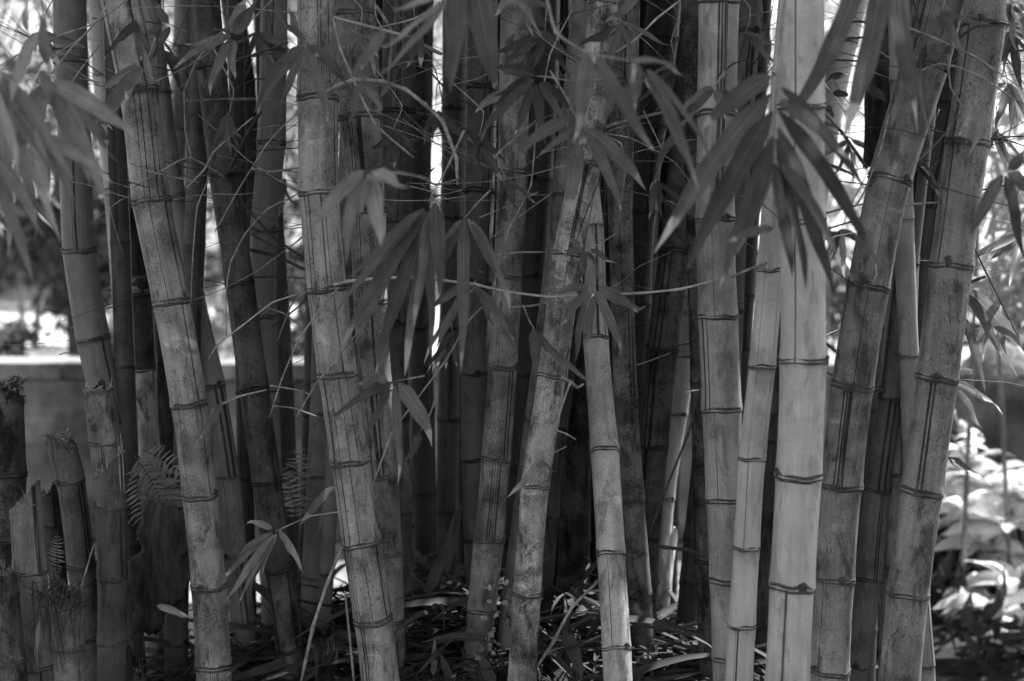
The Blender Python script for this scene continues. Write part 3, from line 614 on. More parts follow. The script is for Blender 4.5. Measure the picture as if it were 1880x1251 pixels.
culm('S10', 'split stump at the bottom, right of the splintered one', 2.7, .15, .8, .1, [(250,1222,36),(254,1290,40)], stub=(-.012, .014), **ST)
culm('S11', 'rotten broken stump left of the foot of the bright speckled culm', 2.68, .11, 1.0, .1, [(600,1200,40),(604,1290,46)], stub=(.008, .025), **ST)
culm('S12', 'rough dark stump in the gap beside the smooth striped culm foot', 2.95, .07, 1.0, .1, [(1252,1165,66),(1250,1290,74)], stub=(.004, .012), **ST)

# mossy rotten fibre heaped on broken tops
for kx, n_, rad, mt, dz in [('S1', 700, .022, 'twig_dark', .012), ('S4', 260, .016, 'twig', .008), ('S11', 700, .02, 'twig_dark', .0), ('S12', 800, .03, 'twig_dark', -.01), ('S3', 220, .016, 'fibre', 0), ('S5', 70, .010, 'fibre', -.004), ('S2', 90, .010, 'fibre', -.01), ('S6', 140, .010, 'fibre', -.012)]:
    c = CULM[kx]; p = c['P'][0]; r = c['R'][0]; rq = random.Random(len(kx) + n_)
    cl_ = [(p.x + rq.uniform(-.8, .8) * r, p.y - rq.uniform(-.5, .8) * r, p.z + dz + rq.uniform(-.6, 1.0) * rad, rad * rq.uniform(.35, .8)) for _ in range(9)]
    leaf_cloud('torn_fibres', M[mt], cl_, n_, .009, c['root'], 1, -.3, .28, n_)

# ------------------------------------------------------------------ sheaths wrapped on or fallen by the culms
def sheath(key, yb, ht, ang, half, mat, flare=1.06, label=None, hang=0.0):
    c = CULM[key]; P, Rr = c['P'], c['R']
    def axis(y):                              # point of the culm axis at height (world z)
        for i in range(len(P) - 1):
            if P[i].z >= y >= P[i + 1].z:
                t = (P[i].z - y) / (P[i].z - P[i + 1].z); return P[i].lerp(P[i + 1], t), Rr[i] * (1 - t) + Rr[i + 1] * t, P[i + 1] - P[i]
        return P[-1], Rr[-1], P[-1] - P[-2]
    V, F, U = [], [], []; nr, nc = 18, 16
    for j in range(nr + 1):
        t = j / nr; q, r, tn = axis(yb + ht * t); tv, s, f = frame(tn)
        hw = half * (1 - t ** 1.8) ** .75 + .02
        for i in range(nc + 1):
            u = i / nc * 2 - 1; a = ang + u * hw
            rr = r * (flare + .05 * math.sin(9 * u + 7 * t) * t + hang * t * t + .10 * abs(u) ** 3 * t)
            V.append(q + (s * math.sin(a) + f * math.cos(a)) * rr); U.append((i / nc, t))
    F = [(j * (nc + 1) + i, j * (nc + 1) + i + 1, (j + 1) * (nc + 1) + i + 1, (j + 1) * (nc + 1) + i) for j in range(nr) for i in range(nc)]
    o = mesh_obj('culm_sheath', [tuple(v) for v in V], F, M[mat], c['root'], True, U, None, tuple(axis(yb)[0]))
    md = o.modifiers.new('thick', 'SOLIDIFY'); md.thickness = .0015
    if label: o['label'] = label
zat = lambda y, D: at(940, y, D).z
sheath('D', zat(842, 3.1), .155, -.55, 1.3, 'sheath', 1.07, 'pale pointed papery sheath with dark hairy patch')
sheath('D', zat(545, 3.1), .20, .5, 1.5, 'sheath_dark', 1.05)
sheath('AF', zat(760, 2.95), .23, .1, 1.4, 'sheath_dark', 1.12)
sheath('AF', zat(1150, 2.95), .25, .2, 1.5, 'sheath_dark', 1.15)
sheath('AI', zat(310, 2.9), .20, -.9, 1.5, 'sheath_dark', 1.5)
sheath('U4', zat(840, 3.2), .22, -.2, 1.4, 'sheath_dark', 1.1)
sheath('AB', zat(1090, 3.2), .16, .8, 1.0, 'sheath', 1.1, None, .3)

# ------------------------------------------------------------------ twigs growing from culms
def twig_obj(pts, r0, r1, mat, parent, knots=True, name='branch'):
    P = [Vector(p) for p in pts]; Q, rad = [], []; n = len(P)
    for i in range(n - 1):
        for s_ in range(4):
            t = s_ / 4; u = (i + t) / (n - 1); Q.append(catmull(P, i, t) * .4 + P[i].lerp(P[i + 1], t) * .6); rr = r0 + (r1 - r0) * u
            rad.append(rr * (1.3 if (s_ == 0 and i > 0 and knots) else 1))
    Q.append(P[-1]); rad.append(r1 * .6)
    v, f = tube(Q, rad, 6); return mesh_obj(name, v, f, M[mat], parent, True, None, None, tuple(P[0]))
def px(pts, D, dD=0.0): return [at(x, y, D + dD * i / max(1, len(pts) - 1)) for i, (x, y) in enumerate(pts)]
TW = [  # culm, points, depth, depth change, start radius, end radius (mm), bark
 ('K', [(612,524),(640,517),(700,511),(765,509),(812,515),(870,522),(930,536),(1015,546),(1085,541),(1170,539),(1250,531),(1325,512)], 2.52, -.05, 3.6, 2.2, 'twig_pale'),
 ('K', [(598,171),(620,158),(650,147),(700,150),(745,165),(780,192),(812,222),(826,258),(838,292),(840,340)], 2.50, -.05, 4.6, 3.6, 'twig'),
 ('K', [(840,330),(800,340),(770,325),(720,318),(680,316)], 2.45, -.3, 2.2, 1.8, 'twig'),
 ('H', [(413,322),(432,290),(455,245),(470,218),(480,205)], 2.70, -.05, 5, 3.5, 'twig_dark'),
 ('H', [(411,325),(380,305),(350,290),(330,295),(290,318),(243,346)], 2.66, -.1, 2.5, 1.6, 'twig'),
 ('H', [(395,425),(440,345),(490,265),(530,222),(570,190)], 2.6, -.05, 1.4, 1.4, 'twig'),
 ('H', [(343,345),(375,312),(392,280),(430,245),(465,215)], 2.6, 0, 2.2, 1.6, 'twig'),
 ('H', [(385,325),(362,380),(354,470),(350,560)], 2.6, 0, 2.0, 1.0, 'twig'),
 ('E', [(240,300),(275,315),(330,328),(365,335)], 2.56, 0, 1.8, 1.2, 'twig'),
 ('F', [(330,292),(380,310),(430,355),(500,435),(560,475)], 2.85, 0, 3.4, 3.0, 'twig_dark'),
 ('H', [(455,458),(505,470),(562,496)], 2.82, 0, 4.5, 4, 'twig_dark'),
 ('H', [(383,660),(400,632),(440,602),(500,556),(548,540)], 2.6, 0, 1.8, 1.8, 'twig_pale'),
 ('H', [(416,620),(415,535),(424,480),(450,430),(490,385),(550,355)], 2.62, 0, 1.4, 1.6, 'twig'),
 ('K', [(620,530),(590,565),(548,625),(518,695),(495,766)], 2.5, -.05, 2.2, 1.4, 'twig'),
 ('K', [(676,586),(622,655),(580,705),(544,766)], 2.45, -.03, 1.6, 1.2, 'twig'),
 ('Q', [(905,545),(860,590),(820,660),(760,740),(720,795),(684,892)], 2.45, -.05, 2.0, 1.6, 'twig'),
 ('K', [(628,1004),(602,1068),(575,1150),(552,1255)], 2.5, -.05, 3.2, 3.6, 'twig'),
 ('K', [(633,1085),(641,1160),(650,1255)], 2.5, 0, 2.2, 2.8, 'twig'),
 ('U', [(1106,1060),(1050,1115),(1015,1180),(965,1255)], 2.6, -.05, 3.2, 3.6, 'twig'),
 ('AA', [(1287,708),(1262,800),(1222,900),(1190,985)], 2.52, .1, 2.2, 3.0, 'twig_dark'),
 ('AQ', [(1294,1022),(1262,1010),(1220,1005),(1195,1002)], 2.7, .05, 5, 4, 'twig_dark'),
 ('Z', [(1222,640),(1262,630),(1288,640),(1287,658),(1280,690)], 2.85, 0, 3, 2, 'twig_dark'),
 ('Z', [(1245,655),(1270,656),(1290,660)], 2.83, 0, 3, 2.4, 'twig_dark'),
 ('Z', [(1232,648),(1200,660),(1165,672)], 2.8, 0, 1.5, 1.2, 'twig'),
 ('T', [(1030,693),(1048,702),(1060,712),(1072,705)], 2.5, 0, 4.2, 2.5, 'twig'),
 ('T', [(1048,700),(1032,745),(1018,790)], 2.48, 0, 2.6, 1.6, 'twig'),
 ('T', [(1020,790),(1040,797),(1058,808)], 2.52, 0, 2.2, 1.2, 'twig_pale'),
 ('X', [(1095,240),(1130,228),(1180,215),(1225,205)], 2.7, 0, 4, 3, 'twig'),
 ('X', [(1100,243),(1160,255),(1210,280),(1240,300),(1275,345)], 2.7, 0, 1.8, 1.2, 'twig'),
 ('X', [(1105,245),(1140,265),(1148,310),(1142,360),(1135,420)], 2.7, 0, 1.8, 1.2, 'twig'),
 ('X', [(1120,102),(1165,75),(1205,35),(1250,0)], 2.5, 0, 2.2, 2.0, 'twig_pale'),
 ('Q', [(905,545),(915,480),(935,420),(975,340),(985,230),(1010,100),(1055,10)], 2.5, 0, 1.3, 1.5, 'twig'),
 ('Q', [(900,470),(950,464),(1002,463)], 2.62, 0, 2.4, 2.2, 'twig'),
 ('Q', [(905,435),(950,400),(1020,350)], 2.6, 0, 1.2, 1.2, 'twig'),
 ('Q', [(880,400),(940,375),(990,352)], 2.6, 0, 1.4, 1.2, 'twig'),
 ('Q', [(935,565),(975,562),(1010,555),(1040,535)], 2.6, 0, 2.4, 2.0, 'twig'),
 ('Rr', [(1012,30),(990,80),(960,130),(940,170)], 2.9, 0, 2.4, 2.2, 'twig_dark'),
 ('P', [(880,200),(850,185),(815,160),(780,120)], 2.85, 0, 1.8, 2.4, 'twig_dark'),
 ('P', [(915,232),(860,240),(800,250),(700,260)], 2.8, 0, 1.6, 1.2, 'twig_dark'),
 ('P', [(850,350),(800,360),(770,335),(798,308)], 2.8, -.05, 1.6, 2.4, 'twig_dark'),
 ('M', [(756,70),(790,90),(812,100)], 2.85, 0, 3.5, 5, 'twig'),
 ('M', [(760,60),(800,130),(815,200)], 2.85, 0, 1.4, 1.2, 'twig_dark'),
 ('M', [(700,260),(760,258),(815,242),(905,228)], 2.75, 0, 1.4, 1.2, 'twig_dark'),
 ('L', [(612,32),(700,55),(760,70)], 2.4, 0, 2.6, 3.2, 'twig'),
 ('L', [(690,52),(760,35),(840,-10)], 2.5, 0, 1.6, 1.6, 'twig'),
 ('L', [(706,60),(690,30),(688,-20)], 2.5, 0, 1.4, 1.4, 'twig'),
 ('L', [(612,35),(625,90),(650,150),(690,230),(760,290)], 2.3, 0, 2.2, 1.6, 'twig'),
 ('J1', [(460,105),(500,98),(545,100),(600,88),(700,50)], 2.75, 0, 1.6, 1.4, 'twig_dark'),
 ('J1', [(462,310),(500,316),(550,308)], 2.8, 0, 4, 2.6, 'twig'),
 ('J1', [(455,280),(500,275),(548,272)], 2.8, 0, 2, 1.6, 'twig_dark'),
 ('J1', [(462,510),(510,508),(565,512)], 2.85, 0, 2, 1.6, 'twig_dark'),
 ('J1', [(460,430),(520,460),(562,430)], 2.85, 0, 2, 1.6, 'twig_dark'),
 ('J2', [(500,600),(540,570),(568,545)], 2.8, 0, 2, 1.6, 'twig_dark'),
 ('J2', [(510,625),(535,560),(566,530)], 2.8, 0, 2, 1.6, 'twig'),
 ('J2', [(470,560),(520,575),(560,605)], 2.8, 0, 2, 1.6, 'twig'),
 ('H', [(372,802),(392,752),(440,728),(490,716)], 2.55, 0, 2.0, 2.0, 'twig'),
 ('H', [(495,708),(545,716),(585,730)], 2.7, 0, 2.4, 1.4, 'twig'),
 ('H', [(500,745),(540,750),(595,770)], 2.65, 0, 1.8, 1.4, 'twig'),
 ('J2', [(490,720),(540,715),(580,698)], 2.8, 0, 3, 2.4, 'twig_dark'),
 ('A', [(0,122),(60,85),(120,62),(170,45),(235,0)], 2.4, 0, 1.4, 1.4, 'twig'),
 ('A', [(95,135),(130,90),(170,48),(205,0)], 2.4, 0, 1.5, 1.5, 'twig'),
 ('A', [(0,165),(70,120),(150,70),(190,25)], 2.45, 0, 1.4, 1.3, 'twig'),
 ('A', [(96,90),(118,90),(138,89)], 2.6, 0, 2, 2.4, 'twig_dark'),
 ('A', [(170,34),(240,36),(300,45)], 2.7, 0, 1.5, 1.3, 'twig_dark'),
 ('E', [(280,122),(320,130),(370,120),(450,95)], 2.65, 0, 1.5, 1.3, 'twig_dark'),
 ('E', [(285,150),(330,130),(380,100),(460,20)], 2.5, 0, 1.3, 1.3, 'twig'),
 ('H', [(338,168),(340,240),(352,290)], 2.55, 0, 2, .8, 'twig'),
 ('H', [(338,168),(362,110),(410,55),(455,10)], 2.55, 0, 1.8, 1.6, 'twig'),
 ('I', [(418,113),(470,100),(530,78)], 2.8, 0, 2.6, 2.2, 'twig_dark'),
 ('I', [(420,170),(470,145),(540,150)], 2.8, 0, 1.8, 1.4, 'twig_dark'),
 ('G', [(270,30),(310,90),(345,140),(370,160)], 3.1, 0, 3, 2.4, 'twig_dark'),
 ('A', [(175,310),(225,330),(272,345)], 2.5, 0, 1.6, 1.3, 'twig_dark'),
 ('A', [(185,350),(245,335),(300,322)], 2.6, 0, 1.4, 1.2, 'twig_dark'),
 ('B', [(140,650),(120,648),(108,652)], 2.7, 0, 1.3, 1.3, 'twig'),
 ('D', [(195,567),(222,560),(250,552)], 2.9, 0, 1.6, 1.4, 'twig_dark'),
 ('D', [(196,533),(225,533),(258,545)], 2.95, 0, 2, 1.4, 'twig_dark'),
 ('AG', [(1510,195),(1522,200),(1530,215)], 2.35, 0, 7, 3, 'twig_dark'),
 ('AH', [(1514,210),(1545,242),(1592,310)], 2.45, 0, 1.6, 4, 'twig_dark'),
 ('AH', [(1690,125),(1695,100),(1700,80)], 2.44, 0, 8, 2, 'twig_dark'),
 ('AH', [(1690,130),(1722,118),(1752,122),(1800,140),(1850,175),(1890,196)], 2.4, 0, 2, 1.4, 'twig'),
 ('AH', [(1590,521),(1586,508),(1582,500)], 2.43, 0, 9, 2, 'twig_dark'),
 ('AH', [(1600,521),(1608,505),(1606,480)], 2.43, 0, 3, 2, 'twig'),
 ('AH', [(1570,380),(1588,350),(1618,270),(1632,210)], 2.42, 0, 1.8, 2.2, 'twig'),
 ('AH', [(1660,376),(1690,374),(1722,372)], 2.42, 0, 2.6, 1.6, 'twig'),
 ('AI', [(1540,40),(1580,40),(1640,45)], 2.7, 0, 2.4, 2.0, 'twig_dark'),
 ('AI', [(1545,72),(1575,70),(1610,66)], 2.7, 0, 2.4, 2.0, 'twig_dark'),
 ('AI', [(1525,110),(1590,113),(1660,116)], 2.7, 0, 2.2, 2.0, 'twig_dark'),
 ('AH', [(1665,50),(1720,72),(1790,105),(1880,165)], 2.35, 0, 2.0, 1.5, 'twig'),
 ('AK', [(1808,44),(1840,42),(1890,60)], 2.4, 0, 3, 2, 'twig_dark'),
 ('AK', [(1806,45),(1780,55),(1745,85),(1720,115)], 2.4, 0, 2.4, 1.6, 'twig_dark'),
 ('AK', [(1806,42),(1802,30),(1795,26)], 2.4, 0, 7, 2, 'twig_dark'),
 ('AK', [(1744,486),(1740,474),(1746,470)], 2.40, 0, 8, 2, 'twig_dark'),
 ('AK', [(1820,100),(1850,95),(1890,92)], 2.6, 0, 2.4, 2, 'twig_dark'),
 ('AK', [(1818,80),(1850,110),(1890,170)], 2.6, 0, 1.6, 1.2, 'twig'),
 ('AK', [(1812,255),(1850,258),(1890,272)], 2.6, 0, 1.8, 1.4, 'twig_dark'),
 ('AK', [(1810,262),(1845,252),(1890,250)], 2.6, 0, 1.8, 1.4, 'twig_dark'),
 ('AK', [(1800,350),(1830,343),(1870,338)], 2.6, 0, 2.2, 1.6, 'twig_dark'),
 ('AK', [(1785,448),(1810,500),(1840,560),(1870,620)], 2.6, 0, 1.8, 1.4, 'twig_dark'),
 ('AK', [(1778,520),(1795,513),(1810,508)], 2.5, 0, 4, 3, 'twig_dark'),
 ('AM', [(1700,236),(1725,243),(1740,246)], 2.6, 0, 2, 1.4, 'twig_dark'),
 ('AJ', [(1515,392),(1560,380),(1600,372)], 2.9, 0, 2.4, 2, 'twig_dark'),
 ('AJ', [(1520,420),(1560,408),(1590,395)], 2.9, 0, 2.4, 2, 'twig_dark'),
 ('AJ', [(1515,330),(1560,335),(1600,340)], 2.9, 0, 2.0, 1.6, 'twig'),
 ('AH', [(1516,630),(1530,642),(1545,655)], 2.6, 0, 3, 2.4, 'twig_dark'),
 ('AH', [(1514,682),(1525,688),(1538,693)], 2.6, 0, 2, 1.6, 'twig_dark'),
 ('AJ', [(1600,712),(1612,714),(1622,716)], 2.7, 0, 7, 6, 'twig_dark'),
 ('AA', [(1316,142),(1345,118),(1370,110),(1400,122)], 2.48, 0, 2, 1.4, 'twig_dark'),
 ('AA', [(1318,172),(1360,162),(1400,145),(1430,108)], 2.45, 0, 1.6, 1.4, 'twig'),
 ('AA', [(1340,510),(1375,495),(1410,482)], 2.4, 0, 2.6, 2.4, 'twig'),
 ('AA', [(1290,716),(1272,718),(1258,722)], 2.6, 0, 2, 1.4, 'twig_pale'),
 ('S6', [(222,905),(219,850),(216,800)], 2.55, 0, 1.4, .7, 'twig'),
 ('S6', [(228,905),(226,850),(221,795)], 2.55, 0, 1.2, .7, 'twig'),
 ('S4', [(145,1095),(158,1048),(172,1000)], 2.5, 0, 1.8, 1.6, 'twig'),
]
for kx, pts, D, dD, r0, r1, mt in TW: twig_obj(px(pts, D, dD), r0 * .00085, r1 * .00085, mt, CULM[kx]['root'])
# fine bare side twigs at random nodes
rt = random.Random(5)
for kx in ['E','F','H','I','J1','K','L','M','P','Q','T','X','Z','Y','O','N','AH','AI','AK','AM','AJ','G','A','AD','B','J2','U','Rr','AE','D']:
    c = CULM[kx]
    for i in range(1, len(c['P']) - 1):
        p = c['P'][i]
        if not (.95 < p.z < 1.9): continue
        for j in range(rt.choice([2, 3, 3, 4, 5] if p.z > 1.25 else [0, 1, 1, 2])):
            a = rt.uniform(-1.9, 1.9); d = Vector((math.sin(a), -math.cos(a) * .5, rt.uniform(-.2, .9))).normalized(); L = rt.uniform(.12, .42)
            q0 = p + Vector((math.sin(a), -math.cos(a), 0)) * c['R'][i] * .9; pts = [q0]; dd = d.copy()
            for m in range(4):
                dd = (dd + Vector((rt.uniform(-.22, .22), rt.uniform(-.15, .15), rt.uniform(-.25, .16)))).normalized(); pts.append(pts[-1] + dd * L / 4)
            rr = rt.uniform(.0006, .0011); twig_obj(pts, rr, rr * .6, rt.choice(['twig', 'twig', 'twig_dark', 'twig_dark']), c['root'])

# ------------------------------------------------------------------ sprays of bamboo leaves
rl = random.Random(77)
def leaf_px(parent, base, tip, wd, D, dD, bow, mat, twist=None, curl=0.0):
    """one blade; base, tip and width in photo pixels at depth D, tip dD nearer/farther, bow sideways in pixels"""
    b = at(base[0], base[1], D); t = at(tip[0], tip[1], D + dD)
    mx, my = (base[0] + tip[0]) / 2, (base[1] + tip[1]) / 2
    dx, dy = tip[0] - base[0], tip[1] - base[1]; Lp = math.hypot(dx, dy) or 1
    c = at(mx - dy / Lp * bow, my + dx / Lp * bow, D + dD * .35 - .02)
    tw = rl.choice([-1, 1]) * rl.uniform(.05, .85) if twist is None else twist
    W = wd * D / FOC; V, U, F = [], [], []; n = 14
    L = (t - b).length
    for i in range(n + 1):
        s = i / n; p = b * (1 - s) ** 2 + c * (2 * s * (1 - s)) + t * s * s
        d = ((c - b) * (1 - s) + (t - c) * s).normalized()
        view = Vector((0, -1, .12)); sd = d.cross(view).normalized(); nm = sd.cross(d).normalized()
        if nm.y > 0: nm = -nm
        a = tw * (.5 + s) + curl * max(0, s - .6) * 3
        sd2 = sd * math.cos(a) + nm * math.sin(a); nm2 = nm * math.cos(a) - sd * math.sin(a)
        wv = W * bprof(s) / 2 * (1 + .05 * math.sin(s * 17 + wd))
        e = nm2 * (wv * .28)
        p = p + nm2 * (.004 * math.sin(s * 9 + wd) * s)
        V += [p - sd2 * wv + e, p - sd2 * wv * .5 + e * .35, p, p + sd2 * wv * .5 + e * .35, p + sd2 * wv + e]
        U += [(0, s), (.25, s), (.5, s), (.75, s), (1, s)]
    for i in range(n):
        for k_ in range(4):
            q = i * 5 + k_; F.append((q, q + 1, q + 6, q + 5))
    return mesh_obj('leaf', [tuple(v) for v in V], F, M[mat], parent, True, U, None, tuple(b))
def spray(label, D, twig, leaves, mat, trad=1.8, tmat='twig', group=None):
    """twig: pixel polyline (tip of the twig last); leaves: (base, tip, width[, bow[, dD]])"""
    root = thing('leaf_spray', at(twig[-1][0], twig[-1][1], D), label, 'leaf spray', group)
    twig_obj(px(twig, D + .02, -.02), trad * D / FOC, trad * .6 * D / FOC, tmat, root, True, 'twig')
    for lf in leaves:
        bs, tp, wd = lf[:3]; bow = lf[3] if len(lf) > 3 else rl.uniform(-.07, .07) * math.hypot(tp[0] - bs[0], tp[1] - bs[1])
        dD = lf[4] if len(lf) > 4 else rl.uniform(-.12, .06)
        leaf_px(root, bs, tp, wd, D, dD, bow, mat, None, rl.uniform(-1, 1))
    return root
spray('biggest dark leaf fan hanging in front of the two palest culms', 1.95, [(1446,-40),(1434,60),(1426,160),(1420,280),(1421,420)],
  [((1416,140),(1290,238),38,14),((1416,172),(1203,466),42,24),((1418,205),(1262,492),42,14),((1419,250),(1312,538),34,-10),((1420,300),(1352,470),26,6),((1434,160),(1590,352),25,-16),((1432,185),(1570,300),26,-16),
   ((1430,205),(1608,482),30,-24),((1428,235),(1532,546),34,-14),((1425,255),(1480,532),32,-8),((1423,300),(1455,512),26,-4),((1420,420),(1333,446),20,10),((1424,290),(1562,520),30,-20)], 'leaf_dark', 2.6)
spray('three long blurred leaves dangling from the top edge at right', 2.0, [(1660,-140),(1630,-80),(1615,-40)],
  [((1585,-60),(1436,246),38,-26),((1622,-50),(1549,258),42,-12),((1645,-60),(1690,250),36,10),((1690,120),(1712,304),14,6)], 'leaf_dark', 3)
spray('two broad blurred leaf points hanging from the top edge left of centre', 2.05, [(890,-130),(868,-70),(856,-40)],
  [((846,-60),(828,172),50,0),((866,-60),(908,165),52,-4),((880,-50),(1002,70),34,-10)], 'leaf', 3)
spray('pale blurred arching leaf pair at the top, left of centre', 1.95, [(880,-70),(850,-30),(825,-5)],
  [((822,-8),(688,140),22,-26),((812,0),(700,88),16,-14),((815,-20),(722,20),14,-8)], 'leaf_pale', 2)
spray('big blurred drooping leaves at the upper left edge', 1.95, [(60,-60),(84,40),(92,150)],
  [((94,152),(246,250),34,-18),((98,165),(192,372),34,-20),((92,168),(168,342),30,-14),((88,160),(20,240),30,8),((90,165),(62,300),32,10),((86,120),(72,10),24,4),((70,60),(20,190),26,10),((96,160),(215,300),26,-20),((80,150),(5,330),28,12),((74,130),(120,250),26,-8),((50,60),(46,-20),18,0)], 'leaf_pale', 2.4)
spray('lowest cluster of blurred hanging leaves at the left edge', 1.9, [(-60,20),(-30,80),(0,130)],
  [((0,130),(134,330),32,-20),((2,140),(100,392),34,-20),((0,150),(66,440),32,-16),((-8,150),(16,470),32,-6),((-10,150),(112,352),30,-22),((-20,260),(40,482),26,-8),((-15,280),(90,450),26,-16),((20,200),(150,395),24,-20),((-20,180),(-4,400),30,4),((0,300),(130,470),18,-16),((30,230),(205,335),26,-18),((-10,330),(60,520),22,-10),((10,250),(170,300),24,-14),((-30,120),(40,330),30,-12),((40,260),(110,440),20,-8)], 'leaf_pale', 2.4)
spray('sharp five leaf spray with withered pale tips at the top of the bright culm', 2.38, [(600,0),(580,40),(562,78)],
  [((556,84),(478,156),18,8),((556,86),(463,210),22,10),((558,88),(514,208),16,8),((561,88),(604,230),24,-12),((564,84),(636,156),22,-12),((548,70),(530,10),18,2),((540,62),(498,12),10,0)], 'leaf', 1.8)
spray('pale blurred five leaf spray over the bright speckled culm', 1.95, [(790,330),(740,318),(680,314)],
  [((668,314),(566,424),26,14),((668,318),(634,500),20,22),((676,320),(700,452),34,-8),((684,318),(752,352),30,-8),((664,320),(628,440),20,8),((678,324),(660,400),18,4)], 'leaf_pale', 2)
spray('large dark fan of long leaves at centre left, tips withered', 2.25, [(852,240),(820,310),(786,372)],
  [((778,384),(598,615),32,20),((780,388),(612,668),24,18),((782,390),(650,640),24,14),((784,392),(686,690),30,10),((786,390),(742,692),30,4),((790,386),(792,655),30,-4),((798,372),(806,545),32,-3),((788,388),(760,600),22,4),((776,384),(640,520),18,10)], 'leaf', 2)
spray('drooping leaf spray at centre, right of the large dark fan', 2.3, [(900,350),(875,375),(854,400)],
  [((852,402),(848,682),24,-2),((858,402),(938,578),26,-18),((846,404),(817,482),20,4),((862,408),(915,520),16,-8),((848,405),(800,470),14,6)], 'leaf', 1.8)
spray('pale tipped leaves hanging from the long bare twig at centre', 2.38, [(874,516),(868,520),(862,526)],
  [((866,524),(946,628),22,-8),((860,526),(800,642),16,8),((862,530),(776,668),14,8),((870,522),(905,600),14,-6),((858,524),(790,566),18,6)], 'leaf', 1.4)
spray('arching leaf spray in front of the lower bright culm, left of centre', 2.38, [(780,690),(755,695),(725,700)],
  [((722,702),(604,772),20,18),((712,700),(655,706),16,8),((716,706),(664,832),18,8),((724,708),(732,890),20,-3),((732,704),(797,820),30,-14),((718,704),(640,742),14,10)], 'leaf', 1.8)
spray('single bent withered leaf with a curled tip below the arching spray', 2.4, [(800,730),(790,760),(772,790)],
  [((770,792),(742,850),16,-8),((744,846),(760,922),18,6)], 'leaf_dry', 1.6)
spray('pale spray of curled leaves low at left, in front of the dark leaning culm', 2.42, [(640,938),(570,948),(505,976)],
  [((500,978),(421,1038),13,14),((498,980),(392,1090),11,14),((502,982),(412,1113),15,8),((506,984),(456,1096),11,10),((512,976),(555,1050),13,-8),((498,972),(452,962),13,12),((512,972),(528,1014),8,-6),((504,982),(432,1075),10,10),((506,982),(438,1110),9,8),((508,980),(478,1060),9,5)], 'leaf_pale', 1.6)
spray('blurred spray with withered tips hanging at upper centre', 1.95, [(1000,-20),(1020,60),(1075,96),(1110,104),(1160,112)],
  [((1078,98),(1050,262),38,-6),((1056,230),(1040,284),20,0),((1096,106),(1200,280),28,6),((1166,112),(1166,200),26,0),((1160,110),(1256,136),28,-8),((1188,128),(1282,352),20,-22),((1180,132),(1274,336),18,-12),((1192,128),(1322,330),12,-26)], 'leaf', 2.4)
spray('small dark spray in front of the speckled centre culm near the top', 2.32, [(1050,150),(1020,144),(985,140)],
  [((982,138),(905,126),22,6),((980,146),(894,212),24,6),((978,150),(880,250),18,10),((978,158),(948,250),18,3),((984,156),(1002,284),22,-4),((992,152),(1052,204),20,-8),((976,142),(905,180),14,6),((990,156),(1042,236),16,-8)], 'leaf_dark', 1.6)
spray('dark leaves hanging across the slanting centre culm', 2.25, [(1010,130),(1040,180),(1066,232)],
  [((1042,218),(948,294),28,12),((1076,236),(1188,348),28,-12),((1080,250),(1140,388),22,-14),((1062,262),(1036,402),28,-4),((1128,170),(1106,236),18,4),((1056,240),(990,285),14,6)], 'leaf', 2)
spray('small leaf spray on the striped upright culm near the top', 2.33, [(1330,130),(1320,148),(1312,158)],
  [((1308,160),(1250,212),20,10),((1310,164),(1254,238),20,8),((1316,164),(1348,192),18,-4),((1314,166),(1330,222),16,-4),((1252,238),(1206,312),16,14),((1300,176),(1236,262),14,8)], 'leaf', 1.4)
spray('spray hanging from the bare twig in front of the pale centre right culm', 2.4, [(1092,538),(1090,534),(1086,526)],
  [((1078,528),(1008,540),18,6),((1080,532),(1024,604),20,6),((1086,536),(1056,664),22,6),((1094,534),(1142,658),20,-8),((1100,530),(1172,572),24,-6),((1090,540),(1078,640),14,3),((1150,560),(1188,566),12,6)], 'leaf', 1.4)
spray('little upper spray on the slanting centre culm', 2.45, [(1130,430),(1100,448),(1076,458)],
  [((1070,456),(1028,476),16,4),((1072,462),(1070,520),16,2),((1078,462),(1100,512),16,-3),((1066,454),(1036,438),14,4),((1084,458),(1128,488),12,-4)], 'leaf', 1.4)
spray('long thin leaf pair crossing the foot of the slanting centre culm', 2.35, [(960,560),(972,590),(982,606)],
  [((984,610),(1086,702),18,10),((978,604),(984,698),18,-4)], 'leaf', 1.4)
spray('pale curved dry leaf hanging by the slanting culm foot', 2.4, [(1040,820),(1010,835),(988,846)],
  [((986,846),(931,912),14,-14),((990,848),(1004,880),10,-2),((992,846),(1020,870),8,-3)], 'leaf_pale', 1.2)
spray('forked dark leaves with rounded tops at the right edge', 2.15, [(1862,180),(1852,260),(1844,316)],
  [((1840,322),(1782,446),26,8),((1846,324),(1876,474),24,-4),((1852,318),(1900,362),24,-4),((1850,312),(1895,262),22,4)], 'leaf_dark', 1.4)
spray('long leaves pointing down right beside the far right culm', 2.7, [(1740,520),(1760,525),(1772,532)],
  [((1774,530),(1884,652),30,-8),((1772,550),(1866,694),18,-8),((1768,580),(1808,720),18,-6),((1776,540),(1840,660),18,-8)], 'leaf', 1.6)
spray('pale lower leaves pointing down right beside the far right culm', 2.72, [(1730,690),(1742,694),(1752,698)],
  [((1754,700),(1842,760),20,-6),((1750,712),(1802,788),20,-6),((1758,682),(1788,684),14,-3),((1752,706),(1814,740),12,-4)], 'leaf_pale', 1.4)
spray('single dark leaf lowest on the right of the far right culm', 2.6, [(1722,828),(1732,834),(1744,840)], [((1744,840),(1808,886),13,-4),((1738,838),(1760,868),7,-2)], 'leaf_dark', 1)
